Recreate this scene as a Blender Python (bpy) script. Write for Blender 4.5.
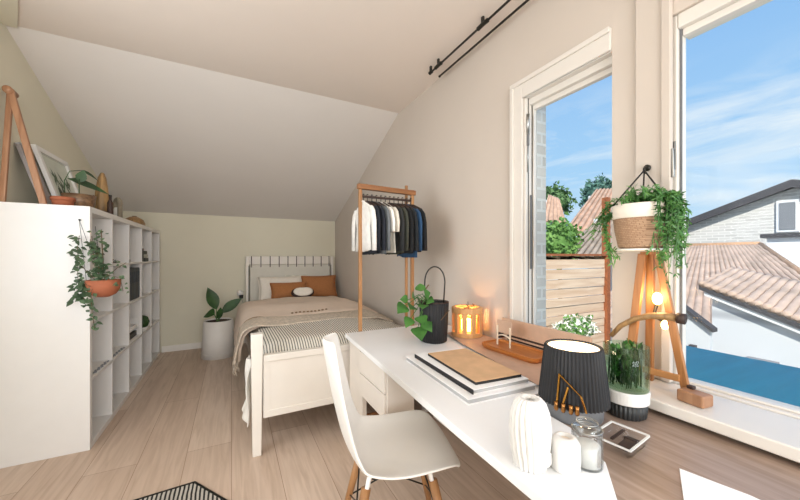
import bpy, bmesh, math, random
from mathutils import Vector, Matrix, noise
PI = math.pi
for o in list(bpy.data.objects): bpy.data.objects.remove(o)
scene = bpy.context.scene
C = scene.collection
R = random.Random(7)

# ------------------------------------------------------------------ camera
cam_d = bpy.data.cameras.new('camera'); cam = bpy.data.objects.new('camera', cam_d); C.objects.link(cam)
cam.location = (0, 0, 1.1713)
cam.rotation_euler = (PI/2, 0, -0.4796)
cam_d.sensor_width = 36; cam_d.lens = 323.93/800*36
cam_d.shift_y = 5.88/800
cam_d.clip_start = 0.02; cam_d.clip_end = 300
scene.camera = cam

# ------------------------------------------------------------------ world: blue sky with thin cloud
world = bpy.data.worlds.new('sky'); scene.world = world; world.use_nodes = True
wt = world.node_tree; wt.nodes.clear()
def wn(t): return wt.nodes.new(t)
tc = wn('ShaderNodeTexCoord'); sep = wn('ShaderNodeSeparateXYZ'); wt.links.new(tc.outputs['Generated'], sep.inputs[0])
ramp = wn('ShaderNodeValToRGB'); wt.links.new(sep.outputs['Z'], ramp.inputs[0])
cr = ramp.color_ramp
cr.elements[0].position = 0.0; cr.elements[0].color = (0.62, 0.80, 0.95, 1)
cr.elements[1].position = 0.75; cr.elements[1].color = (0.17, 0.40, 0.84, 1)
e = cr.elements.new(0.22); e.color = (0.40, 0.65, 0.93, 1)
mp = wn('ShaderNodeMapping'); mp.inputs['Scale'].default_value = (1.6, 1.6, 7.0); mp.inputs['Location'].default_value = (0.35, 0.1, 0.2)
wt.links.new(tc.outputs['Generated'], mp.inputs[0])
cn = wn('ShaderNodeTexNoise'); cn.inputs['Scale'].default_value = 1.7; cn.inputs['Detail'].default_value = 7; cn.inputs['Roughness'].default_value = 0.6; cn.inputs['Distortion'].default_value = 0.5
wt.links.new(mp.outputs[0], cn.inputs[0])
cramp = wn('ShaderNodeValToRGB'); wt.links.new(cn.outputs[0], cramp.inputs[0])
cramp.color_ramp.elements[0].position = 0.44; cramp.color_ramp.elements[0].color = (0, 0, 0, 1)
cramp.color_ramp.elements[1].position = 0.66; cramp.color_ramp.elements[1].color = (1, 1, 1, 1)
hr = wn('ShaderNodeValToRGB'); wt.links.new(sep.outputs['Z'], hr.inputs[0])
hr.color_ramp.elements[0].position = 0.0; hr.color_ramp.elements[0].color = (0.85, 0.85, 0.85, 1)
hr.color_ramp.elements[1].position = 0.42; hr.color_ramp.elements[1].color = (0, 0, 0, 1)
e = hr.color_ramp.elements.new(0.27); e.color = (0.75, 0.75, 0.75, 1)
mul = wn('ShaderNodeMath'); mul.operation = 'MULTIPLY'
wt.links.new(cramp.outputs[0], mul.inputs[0]); wt.links.new(hr.outputs[0], mul.inputs[1])
mx = wn('ShaderNodeMixRGB'); wt.links.new(mul.outputs[0], mx.inputs[0]); wt.links.new(ramp.outputs[0], mx.inputs[1]); mx.inputs[2].default_value = (0.92, 0.95, 0.98, 1)
bg = wn('ShaderNodeBackground'); bg.inputs[1].default_value = 1.0; wt.links.new(mx.outputs[0], bg.inputs[0])
wo = wn('ShaderNodeOutputWorld'); wt.links.new(bg.outputs[0], wo.inputs[0])

# ------------------------------------------------------------------ sun, fill lights added beyond the frame, daylight at the side window
sd = bpy.data.lights.new('sun', 'SUN'); sun = bpy.data.objects.new('sun', sd); C.objects.link(sun)
sd.energy = 4.8; sd.angle = 0.01; sd.color = (1.0, 0.94, 0.86)
sun.rotation_euler = Vector((0.60, 0.50, -0.62)).to_track_quat('-Z', 'Y').to_euler()
def area(name, loc, direction, sx, sy, power, color):
    d = bpy.data.lights.new(name, 'AREA'); o = bpy.data.objects.new(name, d); C.objects.link(o)
    d.shape = 'RECTANGLE'; d.size = sx; d.size_y = sy; d.energy = power; d.color = color
    o.location = loc; o.rotation_euler = Vector(direction).to_track_quat('-Z', 'Z').to_euler()
    return o
area('daylight_rear_window', (0.1, -2.42, 1.5), (0, 1, 0), 1.9, 1.3, 86, (0.96, 0.985, 1.0))  # fill light added behind the camera to brighten the room
area('daylight_left_window', (-1.20, 1.2, 1.5), (1, 0.12, 0.05), 1.7, 1.1, 33, (0.96, 0.985, 1.0))  # fill light added left of view to lift the far walls
area('daylight_side_window', (1.62, -0.72, 1.4), (-1, 0.25, -0.12), 1.2, 1.15, 7, (1.0, 0.99, 0.98))
scene.view_settings.view_transform = 'Standard'; scene.view_settings.look = 'None'
scene.view_settings.exposure = 0.08; scene.view_settings.gamma = 1.0; scene.view_settings.use_curve_mapping = False

# ------------------------------------------------------------------ materials
def lin(h):
    h = h.lstrip('#'); v = [int(h[i:i+2], 16)/255 for i in (0, 2, 4)]
    return tuple((c/12.92 if c <= 0.04045 else ((c+0.055)/1.055)**2.4) for c in v) + (1,)
def base_mat(name):
    m = bpy.data.materials.new(name); m.use_nodes = True
    nt = m.node_tree; b = nt.nodes['Principled BSDF']
    return m, nt, b
def mat(name, col, rough=0.5, metal=0.0, var=0.06, scale=12.0, bump=0.0, bscale=80.0, spec=0.5, emit=None, es=0.0, stretch=None, sheen=0.0):
    """plain surface with faint procedural variation"""
    m, nt, b = base_mat(name)
    b.inputs['Roughness'].default_value = rough; b.inputs['Metallic'].default_value = metal
    b.inputs['Specular IOR Level'].default_value = spec
    if sheen: b.inputs['Sheen Weight'].default_value = sheen
    c = lin(col)
    t = nt.nodes.new('ShaderNodeTexCoord'); mpn = nt.nodes.new('ShaderNodeMapping'); nt.links.new(t.outputs['Object'], mpn.inputs[0])
    if stretch: mpn.inputs['Scale'].default_value = stretch
    n = nt.nodes.new('ShaderNodeTexNoise'); n.inputs['Scale'].default_value = scale; n.inputs['Detail'].default_value = 5
    nt.links.new(mpn.outputs[0], n.inputs[0])
    r = nt.nodes.new('ShaderNodeValToRGB'); nt.links.new(n.outputs[0], r.inputs[0])
    r.color_ramp.elements[0].position = 0.3; r.color_ramp.elements[1].position = 0.7
    r.color_ramp.elements[0].color = tuple(x*(1-var) for x in c[:3]) + (1,)
    r.color_ramp.elements[1].color = tuple(min(1, x*(1+var)) for x in c[:3]) + (1,)
    nt.links.new(r.outputs[0], b.inputs['Base Color'])
    if bump:
        n2 = nt.nodes.new('ShaderNodeTexNoise'); n2.inputs['Scale'].default_value = bscale; n2.inputs['Detail'].default_value = 4
        nt.links.new(mpn.outputs[0], n2.inputs[0])
        bp = nt.nodes.new('ShaderNodeBump'); bp.inputs['Strength'].default_value = bump; bp.inputs['Distance'].default_value = 0.01
        nt.links.new(n2.outputs[0], bp.inputs['Height']); nt.links.new(bp.outputs[0], b.inputs['Normal'])
    if emit:
        b.inputs['Emission Color'].default_value = lin(emit); b.inputs['Emission Strength'].default_value = es
    return m
def wood(name, c1, c2, axis='Y', scale=6.0, rough=0.45, contrast=(0.3, 0.72)):
    m, nt, b = base_mat(name); b.inputs['Roughness'].default_value = rough
    t = nt.nodes.new('ShaderNodeTexCoord'); mpn = nt.nodes.new('ShaderNodeMapping'); nt.links.new(t.outputs['Object'], mpn.inputs[0])
    s = {'X': (0.08, 1, 1), 'Y': (1, 0.08, 1), 'Z': (1, 1, 0.08)}[axis]
    mpn.inputs['Scale'].default_value = tuple(k*scale for k in s)
    n = nt.nodes.new('ShaderNodeTexNoise'); n.inputs['Scale'].default_value = 5; n.inputs['Detail'].default_value = 8; n.inputs['Distortion'].default_value = 0.7
    nt.links.new(mpn.outputs[0], n.inputs[0])
    r = nt.nodes.new('ShaderNodeValToRGB'); nt.links.new(n.outputs[0], r.inputs[0])
    r.color_ramp.elements[0].position, r.color_ramp.elements[1].position = contrast
    r.color_ramp.elements[0].color = lin(c1); r.color_ramp.elements[1].color = lin(c2)
    nt.links.new(r.outputs[0], b.inputs['Base Color'])
    return m
def planks_mat(name):
    m, nt, b = base_mat(name); b.inputs['Roughness'].default_value = 0.42
    t = nt.nodes.new('ShaderNodeTexCoord'); mpn = nt.nodes.new('ShaderNodeMapping'); nt.links.new(t.outputs['Object'], mpn.inputs[0])
    mpn.inputs['Rotation'].default_value = (0, 0, PI/2)
    br = nt.nodes.new('ShaderNodeTexBrick'); nt.links.new(mpn.outputs[0], br.inputs[0])
    br.inputs['Scale'].default_value = 1.0; br.inputs['Brick Width'].default_value = 2.3; br.inputs['Row Height'].default_value = 0.235
    br.inputs['Mortar Size'].default_value = 0.0016; br.inputs['Mortar Smooth'].default_value = 0.3; br.offset = 0.37
    br.inputs['Color1'].default_value = lin('d9c4b2'); br.inputs['Color2'].default_value = lin('c8b09c'); br.inputs['Mortar'].default_value = lin('9c7d66')
    mp2 = nt.nodes.new('ShaderNodeMapping'); nt.links.new(t.outputs['Object'], mp2.inputs[0]); mp2.inputs['Scale'].default_value = (14, 1.0, 1)
    n = nt.nodes.new('ShaderNodeTexNoise'); n.inputs['Scale'].default_value = 2.2; n.inputs['Detail'].default_value = 8; n.inputs['Distortion'].default_value = 1.1
    nt.links.new(mp2.outputs[0], n.inputs[0])
    r = nt.nodes.new('ShaderNodeValToRGB'); nt.links.new(n.outputs[0], r.inputs[0])
    r.color_ramp.elements[0].position = 0.32; r.color_ramp.elements[0].color = (0.80, 0.76, 0.72, 1)
    r.color_ramp.elements[1].position = 0.6; r.color_ramp.elements[1].color = (1, 1, 1, 1)
    mxx = nt.nodes.new('ShaderNodeMixRGB'); mxx.blend_type = 'MULTIPLY'; mxx.inputs[0].default_value = 0.85
    nt.links.new(br.outputs['Color'], mxx.inputs[1]); nt.links.new(r.outputs[0], mxx.inputs[2])
    mp3 = nt.nodes.new('ShaderNodeMapping'); nt.links.new(t.outputs['Object'], mp3.inputs[0]); mp3.inputs['Scale'].default_value = (6.0, 2.2, 1)
    v = nt.nodes.new('ShaderNodeTexVoronoi'); v.inputs['Scale'].default_value = 0.75; nt.links.new(mp3.outputs[0], v.inputs[0])
    r2 = nt.nodes.new('ShaderNodeValToRGB'); nt.links.new(v.outputs['Distance'], r2.inputs[0])
    r2.color_ramp.elements[0].position = 0.03; r2.color_ramp.elements[0].color = (0.45, 0.36, 0.28, 1)
    r2.color_ramp.elements[1].position = 0.11; r2.color_ramp.elements[1].color = (1, 1, 1, 1)
    m2 = nt.nodes.new('ShaderNodeMixRGB'); m2.blend_type = 'MULTIPLY'; m2.inputs[0].default_value = 0.7
    nt.links.new(mxx.outputs[0], m2.inputs[1]); nt.links.new(r2.outputs[0], m2.inputs[2])
    nt.links.new(m2.outputs[0], b.inputs['Base Color'])
    return m
def brick_mat(name, c1, c2, mortar, w=0.22, h=0.075, rot=(PI/2, 0, PI/2), ms=0.008):
    m, nt, b = base_mat(name); b.inputs['Roughness'].default_value = 0.85
    t = nt.nodes.new('ShaderNodeTexCoord'); mpn = nt.nodes.new('ShaderNodeMapping'); nt.links.new(t.outputs['Object'], mpn.inputs[0])
    sp = nt.nodes.new('ShaderNodeSeparateXYZ'); nt.links.new(t.outputs['Object'], sp.inputs[0])
    ad = nt.nodes.new('ShaderNodeMath'); nt.links.new(sp.outputs[0], ad.inputs[0]); nt.links.new(sp.outputs[1], ad.inputs[1])
    cb = nt.nodes.new('ShaderNodeCombineXYZ'); nt.links.new(ad.outputs[0], cb.inputs[0]); nt.links.new(sp.outputs[2], cb.inputs[1])
    br = nt.nodes.new('ShaderNodeTexBrick'); nt.links.new(cb.outputs[0], br.inputs[0])
    br.inputs['Scale'].default_value = 1; br.inputs['Brick Width'].default_value = w; br.inputs['Row Height'].default_value = h; br.inputs['Mortar Size'].default_value = ms
    br.inputs['Color1'].default_value = lin(c1); br.inputs['Color2'].default_value = lin(c2); br.inputs['Mortar'].default_value = lin(mortar)
    nt.links.new(br.outputs['Color'], b.inputs['Base Color'])
    bp = nt.nodes.new('ShaderNodeBump'); bp.inputs['Strength'].default_value = 0.5; bp.inputs['Distance'].default_value = 0.01; bp.invert = True
    nt.links.new(br.outputs['Fac'], bp.inputs['Height']); nt.links.new(bp.outputs[0], b.inputs['Normal'])
    return m
def stripe_mat(name, c1, c2, axis, freq, duty=0.5, wob=0.0, rough=0.9):
    m, nt, b = base_mat(name); b.inputs['Roughness'].default_value = rough
    t = nt.nodes.new('ShaderNodeTexCoord')
    w = nt.nodes.new('ShaderNodeTexWave'); w.bands_direction = axis; w.inputs['Scale'].default_value = freq; w.inputs['Distortion'].default_value = wob; w.inputs['Detail'].default_value = 2
    nt.links.new(t.outputs['Object'], w.inputs[0])
    r = nt.nodes.new('ShaderNodeValToRGB'); nt.links.new(w.outputs[0], r.inputs[0])
    r.color_ramp.elements[0].position = max(0, duty-0.1); r.color_ramp.elements[0].color = lin(c1)
    r.color_ramp.elements[1].position = min(1, duty+0.1); r.color_ramp.elements[1].color = lin(c2)
    nt.links.new(r.outputs[0], b.inputs['Base Color'])
    return m
def glass_mat(name, tint=(1, 1, 1), refl=0.08, rough=0.02):
    m = bpy.data.materials.new(name); m.use_nodes = True; nt = m.node_tree; nt.nodes.clear()
    tr = nt.nodes.new('ShaderNodeBsdfTransparent'); tr.inputs[0].default_value = (*tint, 1)
    gl = nt.nodes.new('ShaderNodeBsdfGlossy'); gl.inputs['Roughness'].default_value = rough
    lw = nt.nodes.new('ShaderNodeLayerWeight'); lw.inputs[0].default_value = 0.25
    ml = nt.nodes.new('ShaderNodeMath'); ml.operation = 'MULTIPLY_ADD'; nt.links.new(lw.outputs['Fresnel'], ml.inputs[0]); ml.inputs[1].default_value = refl*5; ml.inputs[2].default_value = refl*0.3
    mi = nt.nodes.new('ShaderNodeMixShader'); nt.links.new(ml.outputs[0], mi.inputs[0]); nt.links.new(tr.outputs[0], mi.inputs[1]); nt.links.new(gl.outputs[0], mi.inputs[2])
    ou = nt.nodes.new('ShaderNodeOutputMaterial'); nt.links.new(mi.outputs[0], ou.inputs[0])
    return m
def leaf_mat(name, c1, c2, rough=0.45, scale=9.0):
    m, nt, b = base_mat(name); b.inputs['Roughness'].default_value = rough
    t = nt.nodes.new('ShaderNodeTexCoord'); n = nt.nodes.new('ShaderNodeTexNoise'); n.inputs['Scale'].default_value = scale; n.inputs['Detail'].default_value = 3
    nt.links.new(t.outputs['Object'], n.inputs[0])
    r = nt.nodes.new('ShaderNodeValToRGB'); nt.links.new(n.outputs[0], r.inputs[0])
    r.color_ramp.elements[0].position = 0.35; r.color_ramp.elements[0].color = lin(c1); r.color_ramp.elements[1].position = 0.65; r.color_ramp.elements[1].color = lin(c2)
    nt.links.new(r.outputs[0], b.inputs['Base Color'])
    return m

M = {}
M['wall_beige'] = mat('wall_beige', 'd0c5ba', 0.9, var=0.015, scale=3, spec=0.2)
M['wall_olive'] = mat('wall_olive', 'e0dac6', 0.9, var=0.015, scale=3, spec=0.2)
M['ceiling'] = mat('ceiling_paint', 'eadfd5', 0.92, var=0.01, scale=3, spec=0.2)
M['slope'] = mat('slope_paint', 'e3ddd7', 0.92, var=0.01, scale=3, spec=0.2)
M['floor'] = planks_mat('oak_planks')
M['white_trim'] = mat('white_trim', 'ebe6de', 0.45, var=0.015)
M['white_gloss'] = mat('white_window_lacquer', 'e2dcd4', 0.35, var=0.01)
M['white_lam'] = mat('white_laminate', 'efece8', 0.4, var=0.015)
M['shelf_white'] = mat('white_shelf_foil', 'e4e1dd', 0.45, var=0.01)
M['desk_white'] = mat('white_desk_top', 'f6f6f6', 0.3, var=0.008)
M['desk_edge'] = mat('desk_side_paint', 'e6ddd2', 0.5, var=0.02)
M['bed_white'] = mat('bed_paint', 'e6dfd5', 0.5, var=0.015)
M['head_fabric'] = mat('headboard_fabric', 'd9d4c8', 0.9, var=0.03, bump=0.2, bscale=200)
M['black'] = mat('black_metal', '17150f', 0.45, var=0.1)
M['charcoal'] = mat('charcoal_pleats', '1b1b1e', 0.6, var=0.1)
M['dark_ribbed'] = mat('dark_ribbed_ceramic', '2d2f30', 0.5, var=0.1)
M['lamp_grey'] = mat('lamp_base_grey', '6f7072', 0.55, var=0.05)
M['white_ceramic'] = mat('white_ceramic', 'e9e7e3', 0.3, var=0.01)
M['planter_white'] = mat('planter_white', 'ece8e2', 0.55, var=0.02)
M['terracotta'] = mat('terracotta_clay', '9e5a3c', 0.8, var=0.1, scale=30)
M['terracotta_fabric'] = mat('terracotta_linen', 'a86f43', 0.95, var=0.08, scale=60, bump=0.2, bscale=300)
M['cream_fabric'] = mat('cream_linen', 'ece3d6', 0.95, var=0.03, scale=40, bump=0.15, bscale=250)
M['duvet'] = mat('pale_sand_cotton', 'e0cdbc', 0.95, var=0.04, scale=8, bump=0.25, bscale=25)
M['throw'] = mat('taupe_knit', 'c3b5a4', 0.95, var=0.22, scale=45, bump=0.6, bscale=120)
M['throw_trim'] = mat('throw_brown_trim', '8d7458', 0.95, var=0.1)
M['stripe'] = stripe_mat('striped_quilt', '5a5752', 'e3dcd0', 'X', 19.0, 0.26, 0.6)
M['sheet'] = mat('mattress_white', 'eeeae2', 0.9, var=0.02)
M['oak'] = wood('oak_warm', '96683f', 'b58659', 'Z')
M['oak_y'] = wood('oak_warm_long', 'a9703f', 'c99560', 'Y')
M['oak_x'] = wood('oak_warm_cross', '83532f', 'a37146', 'X')
M['tripod'] = wood('tripod_oak', '8f5b2e', 'b98150', 'Z', 9)
M['trestle'] = wood('trestle_beech', '96694a', 'b08564', 'Z', 8)
M['counter'] = wood('counter_wood', '8a7362', 'ae988a', 'Y', 9, 0.4)
M['tan_leather'] = mat('tan_leather', 'c9a58c', 0.55, var=0.06, scale=25)
M['tan_panel'] = mat('tan_panel', 'ccab93', 0.6, var=0.05, scale=25)
M['brown_dark'] = mat('dark_brown', '3a2820', 0.6, var=0.1)
M['tray'] = wood('tray_cherry', 'a85f2c', 'c8803f', 'Y', 7, 0.35)
M['cream'] = mat('cream_lacquer', 'ecdcc6', 0.5, var=0.02)
M['cork'] = mat('tan_cover', 'd2ab83', 0.7, var=0.1, scale=18)
M['grey_page'] = mat('grey_paper', 'b9b9ba', 0.6, var=0.04)
M['paper'] = mat('white_paper', 'f7f7f7', 0.7, var=0.008)
M['brass'] = mat('brass', 'c08a3e', 0.25, metal=1.0, var=0.05)
M['amber'] = mat('amber_glaze', '9a6a38', 0.2, metal=0.8, var=0.15)
M['steel'] = mat('steel', 'a8a8a6', 0.3, metal=1.0, var=0.03)
M['glass'] = glass_mat('window_glass', (0.97, 0.985, 0.98), 0.006)
M['clear'] = glass_mat('clear_glass', (0.96, 0.97, 0.97), 0.10, 0.05)
M['green_glass'] = glass_mat('green_glass', (0.80, 0.90, 0.82), 0.05, 0.03)
M['lamp_glow'] = mat('lamp_diffuser', 'fff1dc', 0.5, emit='ffdcb0', es=1.6)
M['lantern_wood'] = wood('lantern_birch', 'c98f56', 'e3b27a', 'Z', 6)
M['candle_glow'] = mat('candle_glass_glow', 'ffe0b0', 0.4, emit='ffb45a', es=11.0)
M['bulb_glow'] = mat('bulb_glow', 'fff0d0', 0.4, emit='ffc878', es=14.0)
M['basket'] = brick_mat('woven_seagrass', 'b39376', 'a08066', '8a6c54', 0.010, 0.006, ms=0.0006)
M['rope'] = mat('black_rope', '2a2723', 0.9)
M['leaf_dark'] = leaf_mat('leaf_dark_green', '1e3a1a', '355a2a')
M['leaf_mid'] = leaf_mat('leaf_mid_green', '33602a', '55873f')
M['leaf_fern'] = leaf_mat('fern_green', '35612b', '5f9446')
M['leaf_ivy'] = leaf_mat('ivy_green', '34482f', '5a7150')
M['leaf_tree'] = leaf_mat('tree_green', '3f5f33', '6d8f55', 0.7, 1.2)
M['leaf_hedge'] = leaf_mat('hedge_green', '55813a', '86ad5c', 0.7, 2.0)
M['leaf_blue'] = leaf_mat('conifer_green', '3e6058', '5f8573', 0.7, 1.2)
M['blossom'] = mat('white_blossom', 'f3efe4', 0.8)
M['stem'] = mat('stem_brown', '5e4a30', 0.8)
M['soil'] = mat('potting_soil', '3a2a1e', 0.95, var=0.3, scale=80)
M['wood_bowl'] = wood('walnut_bowl', '4a3322', '8a6a4b', 'X', 14)
M['driftwood'] = wood('driftwood', '6f5637', 'b08a58', 'Z', 9)
M['arch'] = mat('stone_arch', '8f8573', 0.85, var=0.15, scale=30)
M['teal'] = mat('teal_coating', '1d9aa8', 0.45, var=0.10, scale=3.0, stretch=(0.6, 6, 1))
M['render_white'] = mat('white_render', 'e9e9ea', 0.85, var=0.02)
M['board_white'] = stripe_mat('white_boards', 'b4b7bb', 'd6d9dc', 'Z', 0.55, 0.03, 0, 0.7)
M['brick_light'] = brick_mat('pale_brick', 'dcd8d2', 'c6c2bc', 'e8e4de', 0.30, 0.09, ms=0.012)
M['brick_white'] = brick_mat('whitewashed_brick', 'ece4da', 'd9d0c6', 'f2ece4', 0.2, 0.062, ms=0.008)
M['tile'] = mat('sandy_clay_tile', 'c2a895', 0.85, var=0.22, scale=4, bump=0.3, bscale=20)
M['tile_pink'] = mat('pink_clay_tile', 'c3a088', 0.85, var=0.22, scale=3, bump=0.3, bscale=20)
M['tile_grey'] = mat('weathered_tile', 'a59484', 0.85, var=0.25, scale=3, bump=0.3, bscale=20)
M['ridge_tile'] = mat('ridge_tile', 'c39a78', 0.85, var=0.2, scale=6)
M['roof_dark'] = mat('dark_roof_edge', '4c4a4c', 0.7, var=0.1)
M['roof_grey'] = mat('grey_metal_roof', '87898d', 0.5, var=0.05)
M['fence'] = wood('fence_larch', 'd0ad8e', 'ecd2b6', 'X', 3, 0.8)
M['rust'] = mat('rusty_post', '9a5a36', 0.8, var=0.25, scale=20)
M['ground'] = mat('ground_gravel', 'a8a294', 0.95, var=0.15, scale=2)

# ------------------------------------------------------------------ mesh helpers
def finish(name, bm, m, parent=None, smooth=False, bevel=0.0, subsurf=0, solid=0.0, w=True, seg=2):
    """link a bmesh as ONE mesh object; with a parent the shape was given in world coordinates when w is true"""
    if parent is not None and w:
        root = parent; off = Vector((0, 0, 0))
        while root is not None: off += root.location; root = root.parent
        bmesh.ops.translate(bm, verts=bm.verts, vec=-off)
    bmesh.ops.recalc_face_normals(bm, faces=bm.faces)
    me = bpy.data.meshes.new(name); bm.to_mesh(me); bm.free()
    o = bpy.data.objects.new(name, me); C.objects.link(o)
    for mm in (m if isinstance(m, (list, tuple)) else [m]): me.materials.append(mm)
    if smooth:
        for p in me.polygons: p.use_smooth = True
    if solid:
        k = o.modifiers.new('thickness', 'SOLIDIFY'); k.thickness = solid; k.offset = 0
    if bevel:
        k = o.modifiers.new('bevel', 'BEVEL'); k.width = bevel; k.segments = seg; k.limit_method = 'ANGLE'; k.angle_limit = 0.7
    if subsurf:
        k = o.modifiers.new('subsurf', 'SUBSURF'); k.levels = subsurf; k.render_levels = subsurf
    if parent is not None: o.parent = parent
    return o
def NB(): return bmesh.new()
def bx(bm, x0, x1, y0, y1, z0, z1, mtx=None):
    vs = [bm.verts.new((x, y, z)) for x in (x0, x1) for y in (y0, y1) for z in (z0, z1)]
    for f in ((0, 1, 3, 2), (4, 6, 7, 5), (0, 4, 5, 1), (2, 3, 7, 6), (0, 2, 6, 4), (1, 5, 7, 3)): bm.faces.new([vs[i] for i in f])
    if mtx is not None: bmesh.ops.transform(bm, matrix=mtx, verts=vs)
    return vs
def box(name, x0, x1, y0, y1, z0, z1, m, parent=None, bevel=0.0, **k):
    bm = NB(); bx(bm, x0, x1, y0, y1, z0, z1); return finish(name, bm, m, parent, bevel=bevel, **k)
def prism(bm, pts, ext):
    """polygon (3d points) pushed along ext"""
    a = [bm.verts.new(p) for p in pts]; e = Vector(ext); b = [bm.verts.new(Vector(p)+e) for p in pts]
    bm.faces.new(a); bm.faces.new(b[::-1])
    n = len(a)
    for i in range(n): bm.faces.new([a[i], a[(i+1) % n], b[(i+1) % n], b[i]])
def frame_at(t):
    t = Vector(t).normalized(); u = Vector((0, 0, 1)) if abs(t.z) < 0.9 else Vector((1, 0, 0))
    a = t.cross(u).normalized(); return a, t.cross(a).normalized()
def tube(bm, pts, r, n=8, r2=None, flat=1.0):
    pts = [Vector(p) for p in pts]; rings = []
    a0 = None
    for i, p in enumerate(pts):
        t = (pts[min(i+1, len(pts)-1)] - pts[max(i-1, 0)])
        if t.length < 1e-9: t = Vector((0, 0, 1))
        t.normalize()
        if a0 is None: a, b = frame_at(t)
        else:
            a = (a0 - t*a0.dot(t)).normalized(); b = t.cross(a).normalized()
        a0 = a
        k = i/(len(pts)-1) if len(pts) > 1 else 0
        rr = r if r2 is None else r+(r2-r)*k
        rings.append([bm.verts.new(p + a*math.cos(2*PI*j/n)*rr + b*math.sin(2*PI*j/n)*rr*flat) for j in range(n)])
    for q in range(len(rings)-1):
        for j in range(n): bm.faces.new([rings[q][j], rings[q][(j+1) % n], rings[q+1][(j+1) % n], rings[q+1][j]])
    bm.faces.new(rings[0][::-1]); bm.faces.new(rings[-1])
def bar(bm, p, q, w, d, side=None):
    """rectangular batten from p to q; w across 'side', d across the other"""
    p, q = Vector(p), Vector(q); t = (q-p).normalized()
    if side is None: a, b = frame_at(t)
    else:
        a = Vector(side); a = (a - t*a.dot(t)).normalized(); b = t.cross(a).normalized()
    v = [bm.verts.new(c + a*i*w/2 + b*j*d/2) for c in (p, q) for i, j in ((-1, -1), (1, -1), (1, 1), (-1, 1))]
    for f in ((3, 2, 1, 0), (4, 5, 6, 7), (0, 1, 5, 4), (1, 2, 6, 5), (2, 3, 7, 6), (3, 0, 4, 7)): bm.faces.new([v[i] for i in f])
def lathe(bm, c, prof, n=40, cap0=True, cap1=True, mod=None):
    """profile of (radius, z) about c; mod(angle, k) scales the radius"""
    rings = []
    for k, (r, z) in enumerate(prof):
        rings.append([bm.verts.new((c[0]+r*(mod(2*PI*j/n, z) if mod else 1)*math.cos(2*PI*j/n), c[1]+r*(mod(2*PI*j/n, z) if mod else 1)*math.sin(2*PI*j/n), c[2]+z)) for j in range(n)])
    for q in range(len(rings)-1):
        for j in range(n): bm.faces.new([rings[q][j], rings[q][(j+1) % n], rings[q+1][(j+1) % n], rings[q+1][j]])
    if cap0: bm.faces.new(rings[0][::-1])
    if cap1: bm.faces.new(rings[-1])
def grid(bm, fn, nu, nv):
    vs = [[bm.verts.new(fn(i/nu, j/nv)) for j in range(nv+1)] for i in range(nu+1)]
    for i in range(nu):
        for j in range(nv): bm.faces.new([vs[i][j], vs[i+1][j], vs[i+1][j+1], vs[i][j+1]])
    return vs
def leaf(bm, base, direction, L, W, droop=0.3, up=(0, 0, 1), n=5, fold=0.15, shape=0.75):
    d = Vector(direction).normalized(); u = Vector(up); s = d.cross(u)
    if s.length < 1e-4: s = d.cross(Vector((1, 0, 0)))
    s.normalize(); nn = s.cross(d).normalized(); base = Vector(base); rows = []
    for i in range(n+1):
        t = i/n; w = W/2*math.sin(PI*min(1, max(0.0, t))**shape) if 0 < i < n else 0.0006
        p = base + d*L*t*(1-droop*0.25*t) - Vector((0, 0, 1))*droop*L*t*t + nn*0
        rows.append((bm.verts.new(p - s*w + nn*w*fold), bm.verts.new(p), bm.verts.new(p + s*w + nn*w*fold)))
    for i in range(n):
        a, b = rows[i], rows[i+1]
        bm.faces.new([a[0], a[1], b[1], b[0]]); bm.faces.new([a[1], a[2], b[2], b[1]])
def rv(r, s=1.0): return Vector((r.uniform(-s, s), r.uniform(-s, s), r.uniform(-s, s)))
def ellipsoid(bm, c, rx, ry, rz, u=14, v=9, mtx=None):
    m4 = Matrix.Translation(c) @ (mtx if mtx is not None else Matrix.Identity(4)) @ Matrix.Diagonal((rx, ry, rz, 1))
    bmesh.ops.create_uvsphere(bm, u_segments=u, v_segments=v, radius=1.0, matrix=m4)

def thing(name, label, cat, loc=(0, 0, 0), group=None):
    o = bpy.data.objects.new(name, None); C.objects.link(o); o.location = loc; o.empty_display_size = 0.05
    o['label'] = label; o['category'] = cat
    if group: o['group'] = group
    return o
def tag(o, label, cat, group=None, kind=None):
    o['label'] = label; o['category'] = cat
    if group: o['group'] = group
    if kind: o['kind'] = kind
    return o
def struct(o):
    o['kind'] = 'structure'; return o
def sroot(name, loc=(0, 0, 0)):
    o = bpy.data.objects.new(name, None); C.objects.link(o); o.location = loc; o['kind'] = 'structure'; return o

# ================================================================== THE ROOM
XR, XL, YB, YN, ZC, ZS, YK = 1.396, -1.165, 4.822, -2.5, 2.514, 1.693, 2.713
WZ0, WZ1 = 0.70, 2.03
struct(box('floor', XL-0.1, XR+0.1, YN-0.1, YB+0.1, -0.1, 0, M['floor']))
struct(box('ceiling', XL-0.1, XR+0.1, YN-0.1, YK, ZC, ZC+0.08, M['ceiling']))
bm = NB(); prism(bm, [(XL-0.1, YK, ZC), (XL-0.1, YB+0.1, ZS-0.039), (XL-0.1, YB+0.1, ZS+0.06), (XL-0.1, YK, ZC+0.08)], (XR-XL+0.2, 0, 0))
struct(finish('ceiling_slope', bm, M['slope']))
bm = NB(); x_ = XL
prism(bm, [(XL, 2.45, 0), (XL, YB+0.05, 0), (XL, YB+0.05, ZS-0.019), (XL, YK, ZC), (XL, 2.45, ZC)], (-0.08, 0, 0))
bx(bm, XL-0.08, XL, YN, 0.3, 0, ZC); bx(bm, XL-0.08, XL, 0.3, 2.45, 0, 0.9); bx(bm, XL-0.08, XL, 0.3, 2.45, 2.1, ZC)
struct(finish('wall_left', bm, M['wall_olive']))
struct(box('wall_back', XL, XR, YB, YB+0.08, 0, ZS, M['wall_olive']))
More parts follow.
